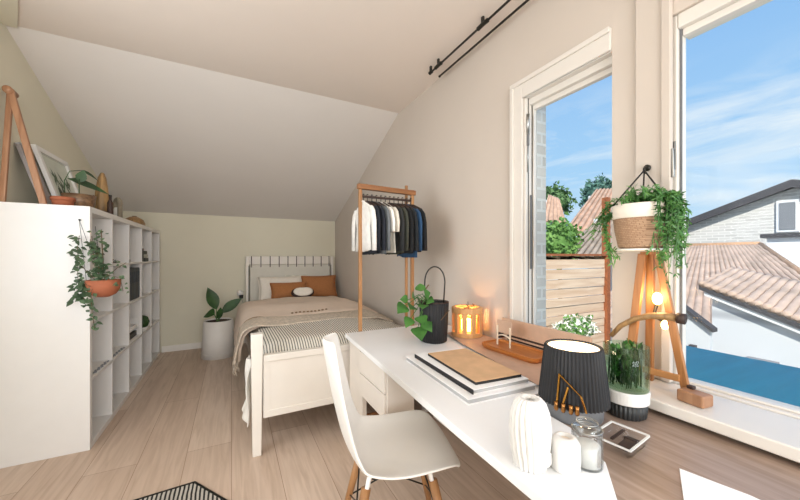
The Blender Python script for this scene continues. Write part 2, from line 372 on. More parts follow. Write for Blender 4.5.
# window wall: one body with two openings (window 1 between Y 0.784 and 1.24, window 2 from Y -1.35 to 0.555)
bm = NB()
prism(bm, [(XR, 1.24, 0), (XR, YB+0.05, 0), (XR, YB+0.05, ZS-0.019), (XR, YK, ZC), (XR, 1.24, ZC)], (0.07, 0, 0))
bx(bm, XR, XR+0.07, 0.784, 1.24, 0, WZ0); bx(bm, XR, XR+0.07, 0.784, 1.24, WZ1, ZC)
bx(bm, XR, XR+0.07, 0.60, 0.784, 0, ZC)
bx(bm, XR, XR+0.07, -1.40, 0.60, 0, WZ0); bx(bm, XR, XR+0.07, -1.40, 0.60, WZ1, ZC)
bx(bm, XR, XR+0.07, YN, -1.40, 0, ZC)
struct(finish('wall_right', bm, M['wall_beige']))
bm = NB()
bx(bm, XL, -0.95, YN-0.08, YN, 0, ZC); bx(bm, 1.15, XR, YN-0.08, YN, 0, ZC); bx(bm, -0.95, 1.15, YN-0.08, YN, 0, 0.8); bx(bm, -0.95, 1.15, YN-0.08, YN, 2.2, ZC)
struct(finish('wall_front', bm, M['wall_beige']))
# low soffit in the far left corner under the ceiling
bm = NB(); prism(bm, [(XL, 2.71, ZC), (-1.11, 2.71, ZC), (-0.93, 2.28, ZC), (-0.93, 1.4, ZC), (XL, 1.4, ZC)], (0, 0, -0.012))
struct(finish('trim_1', bm, M['wall_olive']))
struct(box('baseboard_back', -0.75, XR, YB-0.018, YB, 0, 0.075, M['white_trim'], bevel=0.004))
struct(box('baseboard_right', XR-0.016, XR, 2.05, YB-0.02, 0, 0.075, M['white_trim'], bevel=0.004))

# ---- window 1 (narrow, left)
w1 = sroot('window_1', (XR, 1.01, WZ0))
bm = NB()   # casing on the room side
bx(bm, XR-0.014, XR, 1.24, 1.318, WZ0-0.04, 2.115); bx(bm, XR-0.014, XR, 0.784, 1.24, WZ1-0.01, 2.115)
bx(bm, XR-0.024, XR-0.014, 1.295, 1.318, WZ0-0.04, 2.0919); bx(bm, XR-0.024, XR-0.014, 0.784, 1.318, 2.092, 2.115)
finish('casing', bm, M['white_gloss'], w1, bevel=0.003)
bm = NB()   # frame lining the reveal; its near member sits behind the post
bx(bm, XR+0.002, XR+0.07, 1.228, 1.2395, WZ0, WZ1-0.012); bx(bm, XR+0.07, XR+0.10, 0.70, 0.74, WZ0, WZ1)
bx(bm, XR+0.002, XR+0.07, 0.785, 1.228, WZ1-0.012, WZ1-0.001); bx(bm, XR+0.002, XR+0.09, 0.785, 1.228, WZ0, WZ0+0.02)
bx(bm, XR+0.03, XR+0.07, 0.785, 1.228, WZ1-0.045, WZ1-0.012)
finish('window_frame', bm, M['white_gloss'], w1, bevel=0.002)
bm = NB(); bx(bm, XR+0.018, XR+0.023, 1.2265, 1.228, WZ0+0.02, WZ1-0.012); bx(bm, XR+0.046, XR+0.051, 1.2265, 1.228, WZ0+0.02, WZ1-0.045)
finish('seal', bm, M['black'], w1)
bm = NB()   # sash
bx(bm, XR+0.052, XR+0.078, 1.218, 1.2278, WZ0+0.02, WZ1-0.045); bx(bm, XR+0.071, XR+0.09, 0.742, 0.755, WZ0+0.02, WZ1-0.045)
bx(bm, XR+0.052, XR+0.078, 0.785, 1.218, WZ1-0.07, WZ1-0.045); bx(bm, XR+0.052, XR+0.078, 0.785, 1.218, WZ0+0.02, WZ0+0.035)
finish('sash', bm, M['white_gloss'], w1, bevel=0.002)
box('pane', XR+0.071, XR+0.075, 0.756, 1.218, WZ0+0.035, WZ1-0.07, M['glass'], w1)
bm = NB(); tube(bm, [(XR+0.012, 1.222, 1.93), (XR+0.008, 1.220, 1.90), (XR+0.012, 1.222, 1.82)], 0.008); tube(bm, [(XR+0.012, 1.222, 1.82), (XR+0.012, 1.222, 1.62)], 0.0035)
finish('espagnolette_rod', bm, M['steel'], w1, smooth=True)
bm = NB(); bx(bm, XR+0.006, XR+0.016, 1.214, 1.2275, 1.76, 1.83); bx(bm, XR+0.030, XR+0.040, 1.219, 1.2275, 1.10, 1.50)
finish('handle', bm, M['lamp_grey'], w1, bevel=0.004)
# ---- window 2 (large, right)
w2 = sroot('window_2', (XR, -0.4, WZ0))
bm = NB()
bx(bm, XR-0.014, XR, 0.575, 0.690, 0.722, ZC-0.002); bx(bm, XR-0.022, XR-0.014, 0.575, 0.603, 0.722, ZC-0.002)
finish('casing', bm, M['wall_beige'], w2, bevel=0.003)
bm = NB()
bx(bm, XR+0.01, XR+0.06, 0.567, 0.60, WZ0, WZ1); bx(bm, XR+0.01, XR+0.09, -1.40, -1.34, WZ0, WZ1)
bx(bm, XR+0.01, XR+0.09, -1.34, 0.567, WZ1-0.05, WZ1); bx(bm, XR+0.01, XR+0.09, -1.34, 0.567, WZ0, WZ0+0.022)
finish('window_frame', bm, M['white_gloss'], w2, bevel=0.004)
bm = NB()
bx(bm, XR+0.03, XR+0.06, 0.560, 0.567, WZ0+0.022, WZ1-0.05); bx(bm, XR+0.03, XR+0.08, -1.34, -1.31, WZ0+0.022, WZ1-0.05)
bx(bm, XR+0.03, XR+0.08, -1.31, 0.560, WZ1-0.075, WZ1-0.05); bx(bm, XR+0.03, XR+0.08, -1.31, 0.560, WZ0+0.022, WZ0+0.030)
finish('sash', bm, M['white_gloss'], w2, bevel=0.003)
bm = NB(); bx(bm, XR+0.026, XR+0.031, 0.560, 0.568, WZ0+0.03, WZ1-0.05); bx(bm, XR+0.004, XR+0.012, 0.592, 0.599, 0.73, WZ1)
finish('seal', bm, M['lamp_grey'], w2)
box('pane', XR+0.052, XR+0.056, -1.31, 0.560, WZ0+0.030, WZ1-0.075, M['glass'], w2)
bm = NB(); bx(bm, XR+0.004, XR+0.012, 0.570, 0.580, 1.48, 1.58); tube(bm, [(XR+0.008, 0.575, 1.55), (XR-0.012, 0.573, 1.55), (XR-0.012, 0.570, 1.45)], 0.005)
finish('handle', bm, M['steel'], w2, bevel=0.002)
# ---- rear window added behind the camera to bring in fill light
w3 = sroot('window_3', (0.1, YN, 0.8))
bm = NB(); bx(bm, -0.95, -0.9, YN-0.06, YN-0.01, 0.8, 2.2); bx(bm, 1.1, 1.15, YN-0.06, YN-0.01, 0.8, 2.2); bx(bm, -0.9, 1.1, YN-0.06, YN-0.01, 0.8, 0.85); bx(bm, -0.9, 1.1, YN-0.06, YN-0.01, 2.15, 2.2); bx(bm, 0.08, 0.12, YN-0.06, YN-0.01, 0.85, 2.15)
finish('window_frame', bm, M['white_gloss'], w3)
w4 = sroot('window_4', (XL, 0.8, 0.9))  # unseen left window, added for more light deep in the room
bm = NB()
for y0, y1 in ((0.3, 0.35), (1.35, 1.40), (2.40, 2.45)): bx(bm, XL-0.07, XL-0.02, y0, y1, 0.9, 2.1)
for z0, z1 in ((0.9, 0.95), (2.05, 2.1)): bx(bm, XL-0.07, XL-0.02, 0.35, 2.40, z0, z1)
finish('window_frame', bm, M['white_gloss'], w4)
struct(box('awning', XL-1.5, XL-0.08, -1.6, 2.9, 2.18, 2.24, M['render_white']))  # unseen slab added to keep direct sun out of the left opening
# window ledge that runs along under the large window
bm = NB(); bx(bm, 1.182, XR, -1.4, 0.80, 0.684, 0.718)
struct(finish('trim_2', bm, M['white_gloss'], bevel=0.004))

# ================================================================== OUTSIDE
tag(box('ground', -30, 60, -40, 60, -3.1, -3.0, M['ground']), 'pale ground far below the windows', 'ground', kind='structure')
tag(box('brick_pier', 1.475, 1.585, 1.25, 1.62, -3.0, 2.6, M['brick_white']), 'whitewashed brick pier just outside the narrow window', 'wall')
bm = NB(); prism(bm, [(1.62, -3.0, 0.2), (3.14, -3.0, 0.2), (3.14, 1.35, 0.2), (1.62, 0.72, 0.2)], (0, 0, 0.275))
tag(finish('teal_roof_deck', bm, M['teal'], bevel=0.01), 'teal coated flat roof right below the large window', 'roof')

def tile_roof(name, r0, r1, e0, e1, m, parent, pitch=0.22, row=0.3, amp=0.035, nper=6):
    """corrugated clay tile field between ridge r0-r1 and eave e0-e1, with real ribs and stepped rows"""
    r0, r1, e0, e1 = (Vector(p) for p in (r0, r1, e0, e1))
    nrm = (r1-r0).cross(e0-r0).normalized()
    if nrm.z < 0: nrm = -nrm
    L = max((r1-r0).length, (e1-e0).length); S = (e0-r0).length
    nu = min(260, max(12, int(L/pitch*nper))); nv = max(4, int(S/row)*3)
    def fn(a, b):
        p = (r0.lerp(r1, a)).lerp(e0.lerp(e1, a), b)
        saw = (b*S/row) % 1.0
        return p + nrm*(amp*math.cos(2*PI*a*L/pitch) + 0.03*saw)
    bm = NB(); grid(bm, fn, nu, nv)
    return finish(name, bm, m, parent, smooth=True, solid=0.05)

# neighbour's brick house with a gable, far right
t = thing('brick_house', 'pale brick gable house with dark roof edge behind the tiled roof', 'house', (14, 2.9, -3))
bm = NB(); prism(bm, [(14, 6.2, -3), (14, 6.2, 1.93), (14, 2.95, 3.08), (14, -1.0, 1.86), (14, -1.0, -3)], (6, 0, 0)); finish('wall', bm, M['brick_light'], t)
bm = NB(); prism(bm, [(13.8, 6.6, 1.73), (13.8, 2.95, 3.13), (13.8, 2.95, 3.30), (13.8, 6.6, 1.90)], (7, 0, 0)); finish('roof_slope', bm, M['roof_grey'], t)
bm = NB(); prism(bm, [(13.8, -1.4, 1.56), (13.8, 2.95, 3.13), (13.8, 2.95, 3.30), (13.8, -1.4, 1.73)], (7, 0, 0)); finish('roof_slope', bm, M['roof_grey'], t)
bm = NB(); prism(bm, [(13.72, 6.65, 1.66), (13.72, 2.95, 3.07), (13.72, -1.4, 1.51), (13.72, -1.4, 1.72), (13.72, 2.95, 3.29), (13.72, 6.65, 1.88)], (0.09, 0, 0)); finish('barge_board', bm, M['roof_dark'], t)
for y0 in (2.86, 2.3):
    f = box('window', 13.93, 14.02, y0, y0+0.42, 1.85, 2.75, M['render_white'], t); 
    box('pane', 13.91, 13.93, y0+0.06, y0+0.36, 1.92, 2.68, M['roof_grey'], f)
# middle tiled roof in front of it
t = thing('tiled_house', 'low house with sandy clay tile roof in front of the brick gable', 'house', (9, 3, -3))
tile_roof('roof_tiles', (11, 4.7, 1.43), (11, 2.85, 1.43), (7, 4.7, -0.35), (7, 0.2, -0.35), M['tile'], t, 0.15, 0.30, 0.022)
bm = NB(); tube(bm, [(11, 4.7, 1.44), (11, 2.85, 1.44)], 0.07); tube(bm, [(11, 2.85, 1.44), (7, 0.2, -0.33)], 0.06); finish('ridge_tiles', bm, M['ridge_tile'], t, smooth=True)
box('wall', 7.3, 11, 0.6, 4.6, -3, -0.42, M['render_white'], t)
bm = NB(); prism(bm, [(11.02, 4.7, -3), (11.02, 0.2, -3), (11.02, 0.2, -0.3), (11.02, 2.85, 1.4), (11.02, 4.7, 1.4)], (0.1, 0, 0)); finish('rear_wall', bm, M['render_white'], t)
# white shed at the right edge
t = thing('white_outbuilding', 'plain white outbuilding with a grey roof edge at the far right', 'house', (10.2, 2, -3))
bm = NB(); bx(bm, 11.5, 12.6, -1.5, 2.86, -3, 1.60); finish('wall', bm, M['render_white'], t)
bm = NB(); bx(bm, 11.4, 12.7, -1.6, 2.95, 1.60, 1.70); finish('roof', bm, M['roof_dark'], t)
# white garage with lean-to tiled roof
t = thing('white_garage', 'white boarded garage with sloping verge and ribbed tile roof', 'garage', (5.5, 0.5, -3))
bm = NB(); prism(bm, [(5.5, 1.85, -3), (5.5, 1.85, 0.66), (5.5, -0.6, -0.35), (5.5, -0.6, -3)], (1.15, 0, 0)); finish('wall', bm, M['board_white'], t)
bm = NB(); prism(bm, [(5.42, 1.90, 0.66), (5.42, -0.6, -0.37), (5.42, -0.6, -0.30), (5.42, 1.90, 0.735)], (0.07, 0, 0)); finish('barge_board', bm, M['render_white'], t)
bm = NB(); prism(bm, [(5.40, 1.95, 0.735), (5.40, -0.6, -0.315), (5.40, -0.6, -0.24), (5.40, 1.95, 0.80)], (0.10, 0, 0)); finish('gutter', bm, M['roof_dark'], t)
tile_roof('roof_tiles', (6.6, 2.0, 0.98), (6.6, -0.7, 0.30), (5.40, 1.95, 0.79), (5.40, -0.7, -0.26), M['tile'], t, 0.08, 0.25, 0.012)
bm = NB(); bx(bm, 5.40, 5.5, 1.27, 1.52, -0.28, -0.03); finish('vent', bm, M['roof_grey'], t)
# little white shed left of it
t = thing('garden_shed', 'small white shed with a grey gabled roof beside the garage', 'shed', (5.0, 2.1, -3))
bm = NB(); prism(bm, [(5.0, 2.35, -3), (5.0, 2.35, 0.41), (5.0, 1.97, 0.52), (5.0, 1.70, 0.30), (5.0, 1.70, -3)], (0.06, 0, 0)); finish('wall', bm, M['board_white'], t)
bm = NB(); prism(bm, [(4.95, 2.42, 0.40), (4.95, 1.97, 0.53), (4.95, 1.97, 0.57), (4.95, 2.42, 0.44)], (0.13, 0, 0)); prism(bm, [(4.95, 1.97, 0.53), (4.95, 1.66, 0.28), (4.95, 1.66, 0.32), (4.95, 1.97, 0.57)], (0.13, 0, 0)); finish('roof', bm, M['roof_dark'], t)
bm = NB(); bx(bm, 4.9, 5.0, 1.69, 2.4, -0.06, -0.01); finish('gutter', bm, M['roof_dark'], t)
bm = NB(); bx(bm, 4.94, 5.0, 1.82, 1.88, 0.03, 0.09); finish('lamp', bm, M['roof_dark'], t)

# fence, hedge, roofs and trees behind the narrow window
t = thing('board_fence', 'weathered larch board fence outside the narrow window', 'fence', (4.8, 3.4, -3))
bm = NB()
z = -0.62
while z < 1.0:
    h = R.uniform(0.13, 0.165); bx(bm, 3.1, 5.82, 3.40+R.uniform(-0.012, 0.012), 3.44, z, z+h-0.012); z += h
finish('board_panel', bm, M['fence'], t)
bm = NB(); bx(bm, 3.05, 6.0, 3.36, 3.46, 1.17, 1.205); finish('top_rail', bm, M['rust'], t)
bm = NB(); 
for i in range(150):
    x = 3.1+2.8*R.random(); zz = R.uniform(1.0, 1.16); bar(bm, (x, 3.42, zz), (x+R.uniform(0.1, 0.3), 3.42, zz+R.uniform(-0.04, 0.04)), 0.02, 0.03)
finish('woven_strip', bm, M['driftwood'], t)
for x in (3.1, 5.86): box('post', x-0.03, x+0.06, 3.35, 3.45, -3, 2.2 if x > 5 else 1.2, M['rust'], t)
box('fence_base', 3.1, 5.82, 3.42, 3.44, -3, -0.62, M['fence'], t)

def foliage(bm, c, rad, n, size, r, squash=(1, 1, 1)):
    for i in range(n):
        v = rv(r).normalized() if True else None
        k = r.uniform(0.55, 1.0); bump = 0.8+0.35*noise.noise(v*2.2+Vector(c))
        p = Vector(c) + Vector((v.x*rad*squash[0], v.y*rad*squash[1], v.z*rad*squash[2]))*k*bump
        s = size*r.uniform(0.6, 1.3); a = rv(r).normalized(); b = a.cross(rv(r)).normalized()
        q = [bm.verts.new(p+a*s), bm.verts.new(p+b*s*0.55), bm.verts.new(p-a*s), bm.verts.new(p-b*s*0.55)]
        bm.faces.new(q)
def bush(name, label, cat, c, rad, n, size, m, squash=(1, 1, 1), base=-3.0, group=None, extra=None):
    r = random.Random(int(c[0]*100+c[1]*10))
    t = thing(name, label, cat, (c[0], c[1], base), group)
    bm = NB(); ellipsoid(bm, c, rad*0.6*squash[0], rad*0.6*squash[1], rad*0.6*squash[2], 12, 8); foliage(bm, c, rad, n, size, r, squash); finish('foliage', bm, m, t)
    bm = NB(); tube(bm, [(c[0], c[1], base), (c[0], c[1], c[2])], rad*0.08, 8, rad*0.05); finish('trunk', bm, M['stem'], t, smooth=True)
    if extra:
        bm = NB(); foliage(bm, c, rad*1.05, extra, size*0.8, r, squash); finish('blossom', bm, M['blossom'], t)
    return t
bush('garden_hedge', 'bright green hedge rising just behind the board fence', 'hedge', (6.15, 4.5, 1.50), 0.62, 1500, 0.055, M['leaf_hedge'], (1.05, 0.6, 0.95))
bush('flowering_shrub', 'white flowering shrub in front of the board fence', 'shrub', (4.35, 2.95, 0.12), 0.36, 700, 0.035, M['leaf_hedge'], (1.6, 0.5, 0.65), extra=900)
bush('broadleaf_tree', 'leafy green tree seen at the left of the narrow window', 'tree', (18.7, 14.2, 4.7), 1.35, 1500, 0.14, M['leaf_tree'], (1.3, 1, 1))
bush('conifer_tree', 'blue green tree rising at the right of the narrow window', 'tree', (24.5, 14.5, 5.6), 1.7, 1700, 0.17, M['leaf_blue'], (1.1, 1, 1.1))
bush('round_tree', 'lower rounded tree between the two taller trees', 'tree', (22.3, 12.6, 3.9), 1.2, 1300, 0.15, M['leaf_tree'], (1.5, 1, 0.8))
bush('distant_tree', 'tiny distant tree just above the grey roof edge', 'tree', (22, 7.4, 2.7), 0.8, 500, 0.12, M['leaf_blue'], (1.3, 1, 0.8))
t = thing('tiled_cottage', 'cottage with pinkish tile roof behind the hedge and fence', 'house', (11.5, 9, -3))
tile_roof('roof_tiles', (14.8, 9.0, 4.2), (21.0, 9.0, 4.9), (9.5, 6.9, 1.85), (17.0, 6.9, 1.9), M['tile_pink'], t, 0.35, 0.4, 0.05)
bm = NB(); bx(bm, 15, 20, 9.1, 9.5, -3, 4.0); finish('wall', bm, M['render_white'], t)
t = thing('weathered_barn', 'barn with grey weathered tile roof close behind the fence post', 'barn', (8.5, 6, -3))
tile_roof('roof_tiles', (10.66, 6.2, 2.49), (12.9, 6.2, 2.75), (6.9, 5.25, 1.1), (12.0, 5.25, 1.2), M['tile_grey'], t, 0.30, 0.4, 0.045)
bm = NB(); bx(bm, 10.7, 12.8, 6.25, 6.6, -3, 2.4); finish('wall', bm, M['render_white'], t)
t = thing('far_cottage', 'far cottage with a small pink tile roof left in the narrow window', 'house', (11, 10.5, -3))
tile_roof('roof_tiles', (14.1, 11.0, 4.23), (14.9, 11.0, 4.1), (12.2, 9.9, 2.68), (13.9, 9.9, 2.68), M['tile_pink'], t, 0.35, 0.4, 0.05)
bm = NB(); bx(bm, 14.1, 14.9, 11.05, 11.4, -3, 4.0); finish('wall', bm, M['render_white'], t)
# ================================================================== FURNITURE
# ---- white cube bookcase along the left wall
BX0, BX1, BY0, BY1, BH = -1.147, -0.757, 2.595, 4.75, 1.47
bk = thing('bookcase', 'tall white open cube bookcase along the left wall', 'bookcase', ((BX0+BX1)/2, (BY0+BY1)/2, 0))
box('side_panel', BX0, BX1, BY0, BY0+0.036, 0, BH, M['shelf_white'], bk, bevel=0.002)
box('side_panel', BX0, BX1, BY1-0.036, BY1, 0, BH, M['shelf_white'], bk, bevel=0.002)
box('top_panel', BX0, BX1, BY0+0.036, BY1-0.036, BH-0.036, BH, M['shelf_white'], bk, bevel=0.002)
box('bottom_panel', BX0, BX1, BY0+0.036, BY1-0.036, 0, 0.036, M['shelf_white'], bk, bevel=0.002)
box('back_panel', BX0, BX0+0.008, BY0+0.036, BY1-0.036, 0.036, BH-0.036, M['shelf_white'], bk)
SZ = (0.425, 0.78, 1.115)
for z in SZ: box('shelf', BX0+0.008, BX1-0.002, BY0+0.036, BY1-0.036, z-0.016, z, M['shelf_white'], bk, bevel=0.001)
DY = (3.026, 3.457, 3.888, 4.319)
for y in DY: box('divider', BX0+0.008, BX1-0.003, y-0.008, y+0.008, 0.036, BH-0.036, M['shelf_white'], bk, bevel=0.001)

# things standing on the bookcase
TZ = BH
t = thing('trestle_stand', 'wooden A-frame trestle standing on the bookcase at the left edge', 'stand', (-1.07, 2.64, TZ))
ap = Vector((-1.118, 2.66, 2.12))
bm = NB(); bar(bm, (-0.968, 2.625, TZ), ap, 0.030, 0.022, (1, 0, 0)); finish('leg', bm, M['trestle'], t, bevel=0.004)
bm = NB(); bar(bm, (-1.147, 2.655, TZ), ap+Vector((-0.012, 0.03, -0.01)), 0.026, 0.02, (1, 0, 0)); finish('leg', bm, M['trestle'], t, bevel=0.004)
bm = NB(); tube(bm, [ap+Vector((0, -0.03, -0.012)), ap+Vector((-0.006, 0.05, -0.012))], 0.021, 14); finish('hinge', bm, M['trestle'], t, smooth=True)

t = thing('framed_picture', 'white framed leaf print leaning on the wall atop the bookcase', 'picture', (-1.05, 3.15, TZ))
def leaned(y, a, b):   # a up the face, b out of the face; foot at x=-1.02, top at the wall
    return Vector((-1.02-0.13*a/0.44+0.957*b, y, TZ+0.42*a/0.44+0.295*b))
def leanbox(bm, y0, y1, a0, a1, b0, b1):
    vs = [bm.verts.new(leaned(y, a, b)) for y in (y0, y1) for a in (a0, a1) for b in (b0, b1)]
    for f in ((0, 1, 3, 2), (4, 6, 7, 5), (0, 4, 5, 1), (2, 3, 7, 6), (0, 2, 6, 4), (1, 5, 7, 3)): bm.faces.new([vs[i] for i in f])
bm = NB(); leanbox(bm, 2.95, 2.985, 0, 0.44, 0, 0.022); leanbox(bm, 3.385, 3.42, 0, 0.44, 0, 0.022); leanbox(bm, 2.985, 3.385, 0, 0.035, 0, 0.022); leanbox(bm, 2.985, 3.385, 0.405, 0.44, 0, 0.022); finish('frame', bm, M['white_ceramic'], t)
bm = NB(); leanbox(bm, 2.985, 3.385, 0.035, 0.405, 0.004, 0.008); finish('print', bm, mat('print_ground', 'cfd3c4', 0.3, var=0.08), t)
bm = NB()
for i in range(26):
    y = 3.06+0.24*R.random(); a = 0.06+0.18*R.random(); p = leaned(y, a, 0.009)
    q = leaned(y+R.uniform(-0.07, 0.05), a+R.uniform(0.05, 0.13), 0.009); d = (q-p); s = leaned(y+0.02, a, 0.009)-p
    vs = [bm.verts.new(x) for x in (p, p+d*0.5+s*0.7, q, p+d*0.5-s*0.7)]; bm.faces.new(vs)
finish('printed_leaves', bm, M['leaf_ivy'], t)
t = thing('canvas', 'bare grey canvas leaning behind the trestle on the bookcase', 'canvas', (-1.08, 2.9, TZ))
bm = NB(); leanbox(bm, 2.80, 2.925, 0.0, 0.40, -0.02, 0.0); finish('canvas_face', bm, mat('canvas_grey', '9b9492', 0.9, bump=0.2, bscale=200), t, bevel=0.002)
bm = NB(); leanbox(bm, 2.80, 2.925, 0.4, 0.408, -0.02, 0.001); finish('edge', bm, M['grey_page'], t)

def pot(name, parent, c, r0, r1, h, m, wall=0.006, n=32, lip=0.0, mod=None, soil=None, smooth=True):
    bm = NB(); rr = r1+lip
    prof = [(r0, 0), (r0+(r1-r0)*0.5, h*0.5)] + ([(r1, h-0.02), (rr, h-0.02)] if lip else []) + [(rr, h), (rr-wall, h), (r1-wall-0.002, h-0.012), (r0*0.9-wall*0.5, h*0.35)]
    lathe(bm, c, prof, n, mod=mod); o = finish(name, bm, m, parent, smooth=False)
    for p in o.data.polygons: p.use_smooth = smooth and len(p.vertices) == 4 and abs(p.normal.z) < 0.8
    if soil:
        bm = NB(); lathe(bm, (c[0], c[1], c[2]+h-0.022), [(r1-wall-0.003, 0), (r1-wall-0.003, 0.006)], n); finish('soil', bm, M['soil'], parent)
    return o
t = thing('terracotta_dish', 'low terracotta dish beside the trestle foot atop the bookcase', 'dish', (-0.905, 2.68, TZ))
pot('bowl', t, (-0.905, 2.68, TZ), 0.045, 0.052, 0.055, M['terracotta'], lip=0.003)
t = thing('potted_plant', 'dark wooden pot with long pointed leaves atop the bookcase', 'plant', (-0.86, 2.77, TZ))
pot('pot', t, (-0.86, 2.77, TZ), 0.070, 0.082, 0.088, M['wood_bowl'], soil=True)
b0 = Vector((-0.86, 2.77, TZ+0.07))
bm = NB(); tube(bm, [b0, b0+Vector((0, 0.0, 0.12))], 0.003); tube(bm, [b0+Vector((-0.06, -0.02, 0)), b0+Vector((-0.062, -0.02, 0.10)), b0+Vector((-0.045, 0, 0.165)), b0+Vector((-0.01, 0.05, 0.185))], 0.0025); finish('stem', bm, M['leaf_dark'], t, smooth=True)
for (o_, d, L, W, dr) in (((-0.01, 0.05, 0.185), (0.6, 0.75, -0.05), 0.13, 0.034, 0.4), ((-0.05, -0.02, 0.115), (0.75, 0.75, -0.12), 0.24, 0.06, 0.15), ((0, 0, 0.10), (0.25, 0.1, 1.0), 0.085, 0.055, 0)):
    bm = NB(); leaf(bm, b0+Vector(o_), d, L, W, dr, up=(0.5, -0.8, 0.6)); finish('leaf', bm, M['leaf_dark'], t, smooth=True)
t = thing('glass_cloche', 'clear glass tumbler behind the dark wooden pot', 'glass', (-0.875, 2.965, TZ))
bm = NB(); lathe(bm, (-0.875, 2.965, TZ), [(0.035, 0), (0.04, 0.12), (0.037, 0.12), (0.032, 0.006)], 28); finish('glass_body', bm, M['clear'], t, smooth=True)
bm = NB(); lathe(bm, (-0.875, 2.965, TZ+0.006), [(0.031, 0), (0.033, 0.05)], 28); finish('sand', bm, M['cream'], t, smooth=True)
t = thing('driftwood_cone', 'tall pointed wooden sculpture atop the bookcase', 'ornament', (-0.84, 3.11, TZ))
bm = NB(); lathe(bm, (-0.84, 3.11, TZ), [(0.045, 0), (0.047, 0.06), (0.036, 0.18), (0.024, 0.27), (0.012, 0.305), (0.003, 0.312)], 22, mod=lambda a, z: 1+0.06*math.sin(3*a+z*20)); finish('cone', bm, M['driftwood'], t, smooth=True)
bm = NB(); lathe(bm, (-0.84, 3.11, TZ+0.0), [(0.0475, 0.002), (0.0495, 0.022), (0.048, 0.024)], 22); finish('base_ring', bm, M['brown_dark'], t, smooth=True)
t = thing('dark_bottle', 'small dark bottle in front of the pointed wooden sculpture', 'bottle', (-0.785, 3.115, TZ))
t.location.y = 3.06; t.location.x = -0.782
bm = NB(); lathe(bm, (-0.782, 3.06, TZ), [(0.014, 0), (0.017, 0.01), (0.017, 0.085), (0.008, 0.11), (0.008, 0.132)], 20); finish('bottle_body', bm, M['brown_dark'], t, smooth=True)
bm = NB(); lathe(bm, (-0.782, 3.06, TZ+0.132), [(0.0095, 0), (0.0095, 0.012)], 16); finish('cap', bm, M['black'], t)
t = thing('stone_arch', 'mottled arch ornament standing atop the bookcase', 'ornament', (-0.83, 3.43, TZ))
pts = [Vector((-0.83+0.030*math.cos(a)*0.9, 3.43-0.05*math.cos(a), TZ+0.115+0.052*math.sin(a))) for a in [PI*k/14 for k in range(15)]]
pts = [Vector((-0.803, 3.38, TZ))]+pts+[Vector((-0.857, 3.48, TZ))]
bm = NB(); tube(bm, pts, 0.017, 12); finish('arch', bm, M['arch'], t, smooth=True)
t = thing('white_candle', 'white pillar candle under the mottled arch', 'candle', (-0.83, 3.43, TZ))
bm = NB(); lathe(bm, (-0.83, 3.43, TZ+0.012), [(0.024, 0), (0.025, 0.07), (0.02, 0.085), (0.006, 0.087)], 20); finish('wax', bm, M['white_ceramic'], t, smooth=True)
bm = NB(); lathe(bm, (-0.83, 3.43, TZ), [(0.027, 0), (0.028, 0.012)], 20); finish('coaster', bm, M['brown_dark'], t, smooth=True)
t = thing('wooden_bowl', 'low dark wooden bowl upturned at the far end atop the bookcase', 'bowl', (-0.84, 4.0, TZ))
bm = NB(); lathe(bm, (-0.84, 4.0, TZ), [(0.078, 0), (0.08, 0.02), (0.066, 0.055), (0.035, 0.078), (0.018, 0.082)], 28, mod=lambda a, z: 1+0.5*abs(math.sin(a))**2); finish('bowl_body', bm, M['driftwood'], t, smooth=True)
bm = NB(); lathe(bm, (-0.84, 4.0, TZ+0.082), [(0.02, 0), (0.018, 0.008)], 20); finish('foot_ring', bm, M['wood_bowl'], t, smooth=True)

# hanging terracotta pot with trailing ivy at the bookcase corner
hx, hy, hz = -0.672, 2.508, 1.030
t = thing('hanging_ivy', 'terracotta bowl pot of trailing ivy hung on the bookcase corner', 'plant', (hx, hy, hz-0.1))
bm = NB(); lathe(bm, (hx, hy, hz-0.1), [(0.03, 0), (0.058, 0.016), (0.076, 0.045), (0.082, 0.1), (0.076, 0.1), (0.07, 0.06), (0.05, 0.03)], 30); finish('pot', bm, M['terracotta'], t, smooth=True)
bm = NB(); lathe(bm, (hx, hy, hz-0.02), [(0.074, 0), (0.075, 0.01)], 24); finish('soil', bm, M['soil'], t)
bm = NB(); tube(bm, [(-0.80, 2.599, 1.385), (-0.80, 2.575, 1.385)], 0.004); tube(bm, [(-0.80, 2.578, 1.385), (hx-0.03, hy+0.07, hz)], 0.0012, 5); tube(bm, [(-0.80, 2.578, 1.385), (hx-0.07, hy-0.02, hz)], 0.0012, 5); tube(bm, [(hx-0.06, hy+0.085, 1.35), (hx-0.02, hy+0.05, hz)], 0.0015, 5); finish('hanger_wire', bm, M['black'], t, smooth=True)
r = random.Random(3)
def vine(bm, bms, pts, n, size, r, spread=0.02):
    pts = [Vector(p) for p in pts]; tube(bms, pts, 0.0016, 5)
    for i in range(n):
        k = i/(n-1)*(len(pts)-1); j = min(int(k), len(pts)-2); p = pts[j].lerp(pts[j+1], k-j)
        d = Vector((r.uniform(-1, 1), r.uniform(-1, 0.2), r.uniform(-0.5, 0.4)))
        leaf(bm, p+rv(r, spread), d, size*0.85*r.uniform(0.75, 1.25), size*0.85*r.uniform(0.55, 0.8), 0.25, up=(r.uniform(-.4, .4), -0.9, 0.8), n=4)
bm = NB(); bs = NB()
vine(bm, bs, [(hx-0.03, hy, hz-0.01), (hx-0.10, hy-0.005, hz+0.09), (hx-0.125, hy+0.03, hz+0.17), (hx-0.12, hy+0.045, hz+0.26)], 30, 0.036, r)
vine(bm, bs, [(hx-0.125, hy+0.045, hz+0.17), (hx-0.125, hy+0.04, hz+0.05), (hx-0.12, hy+0.03, hz-0.05)], 30, 0.036, r)
vine(bm, bs, [(hx-0.06, hy-0.03, hz), (hx-0.105, hy-0.03, hz-0.03), (hx-0.115, hy-0.02, hz-0.12)], 30, 0.04, r)
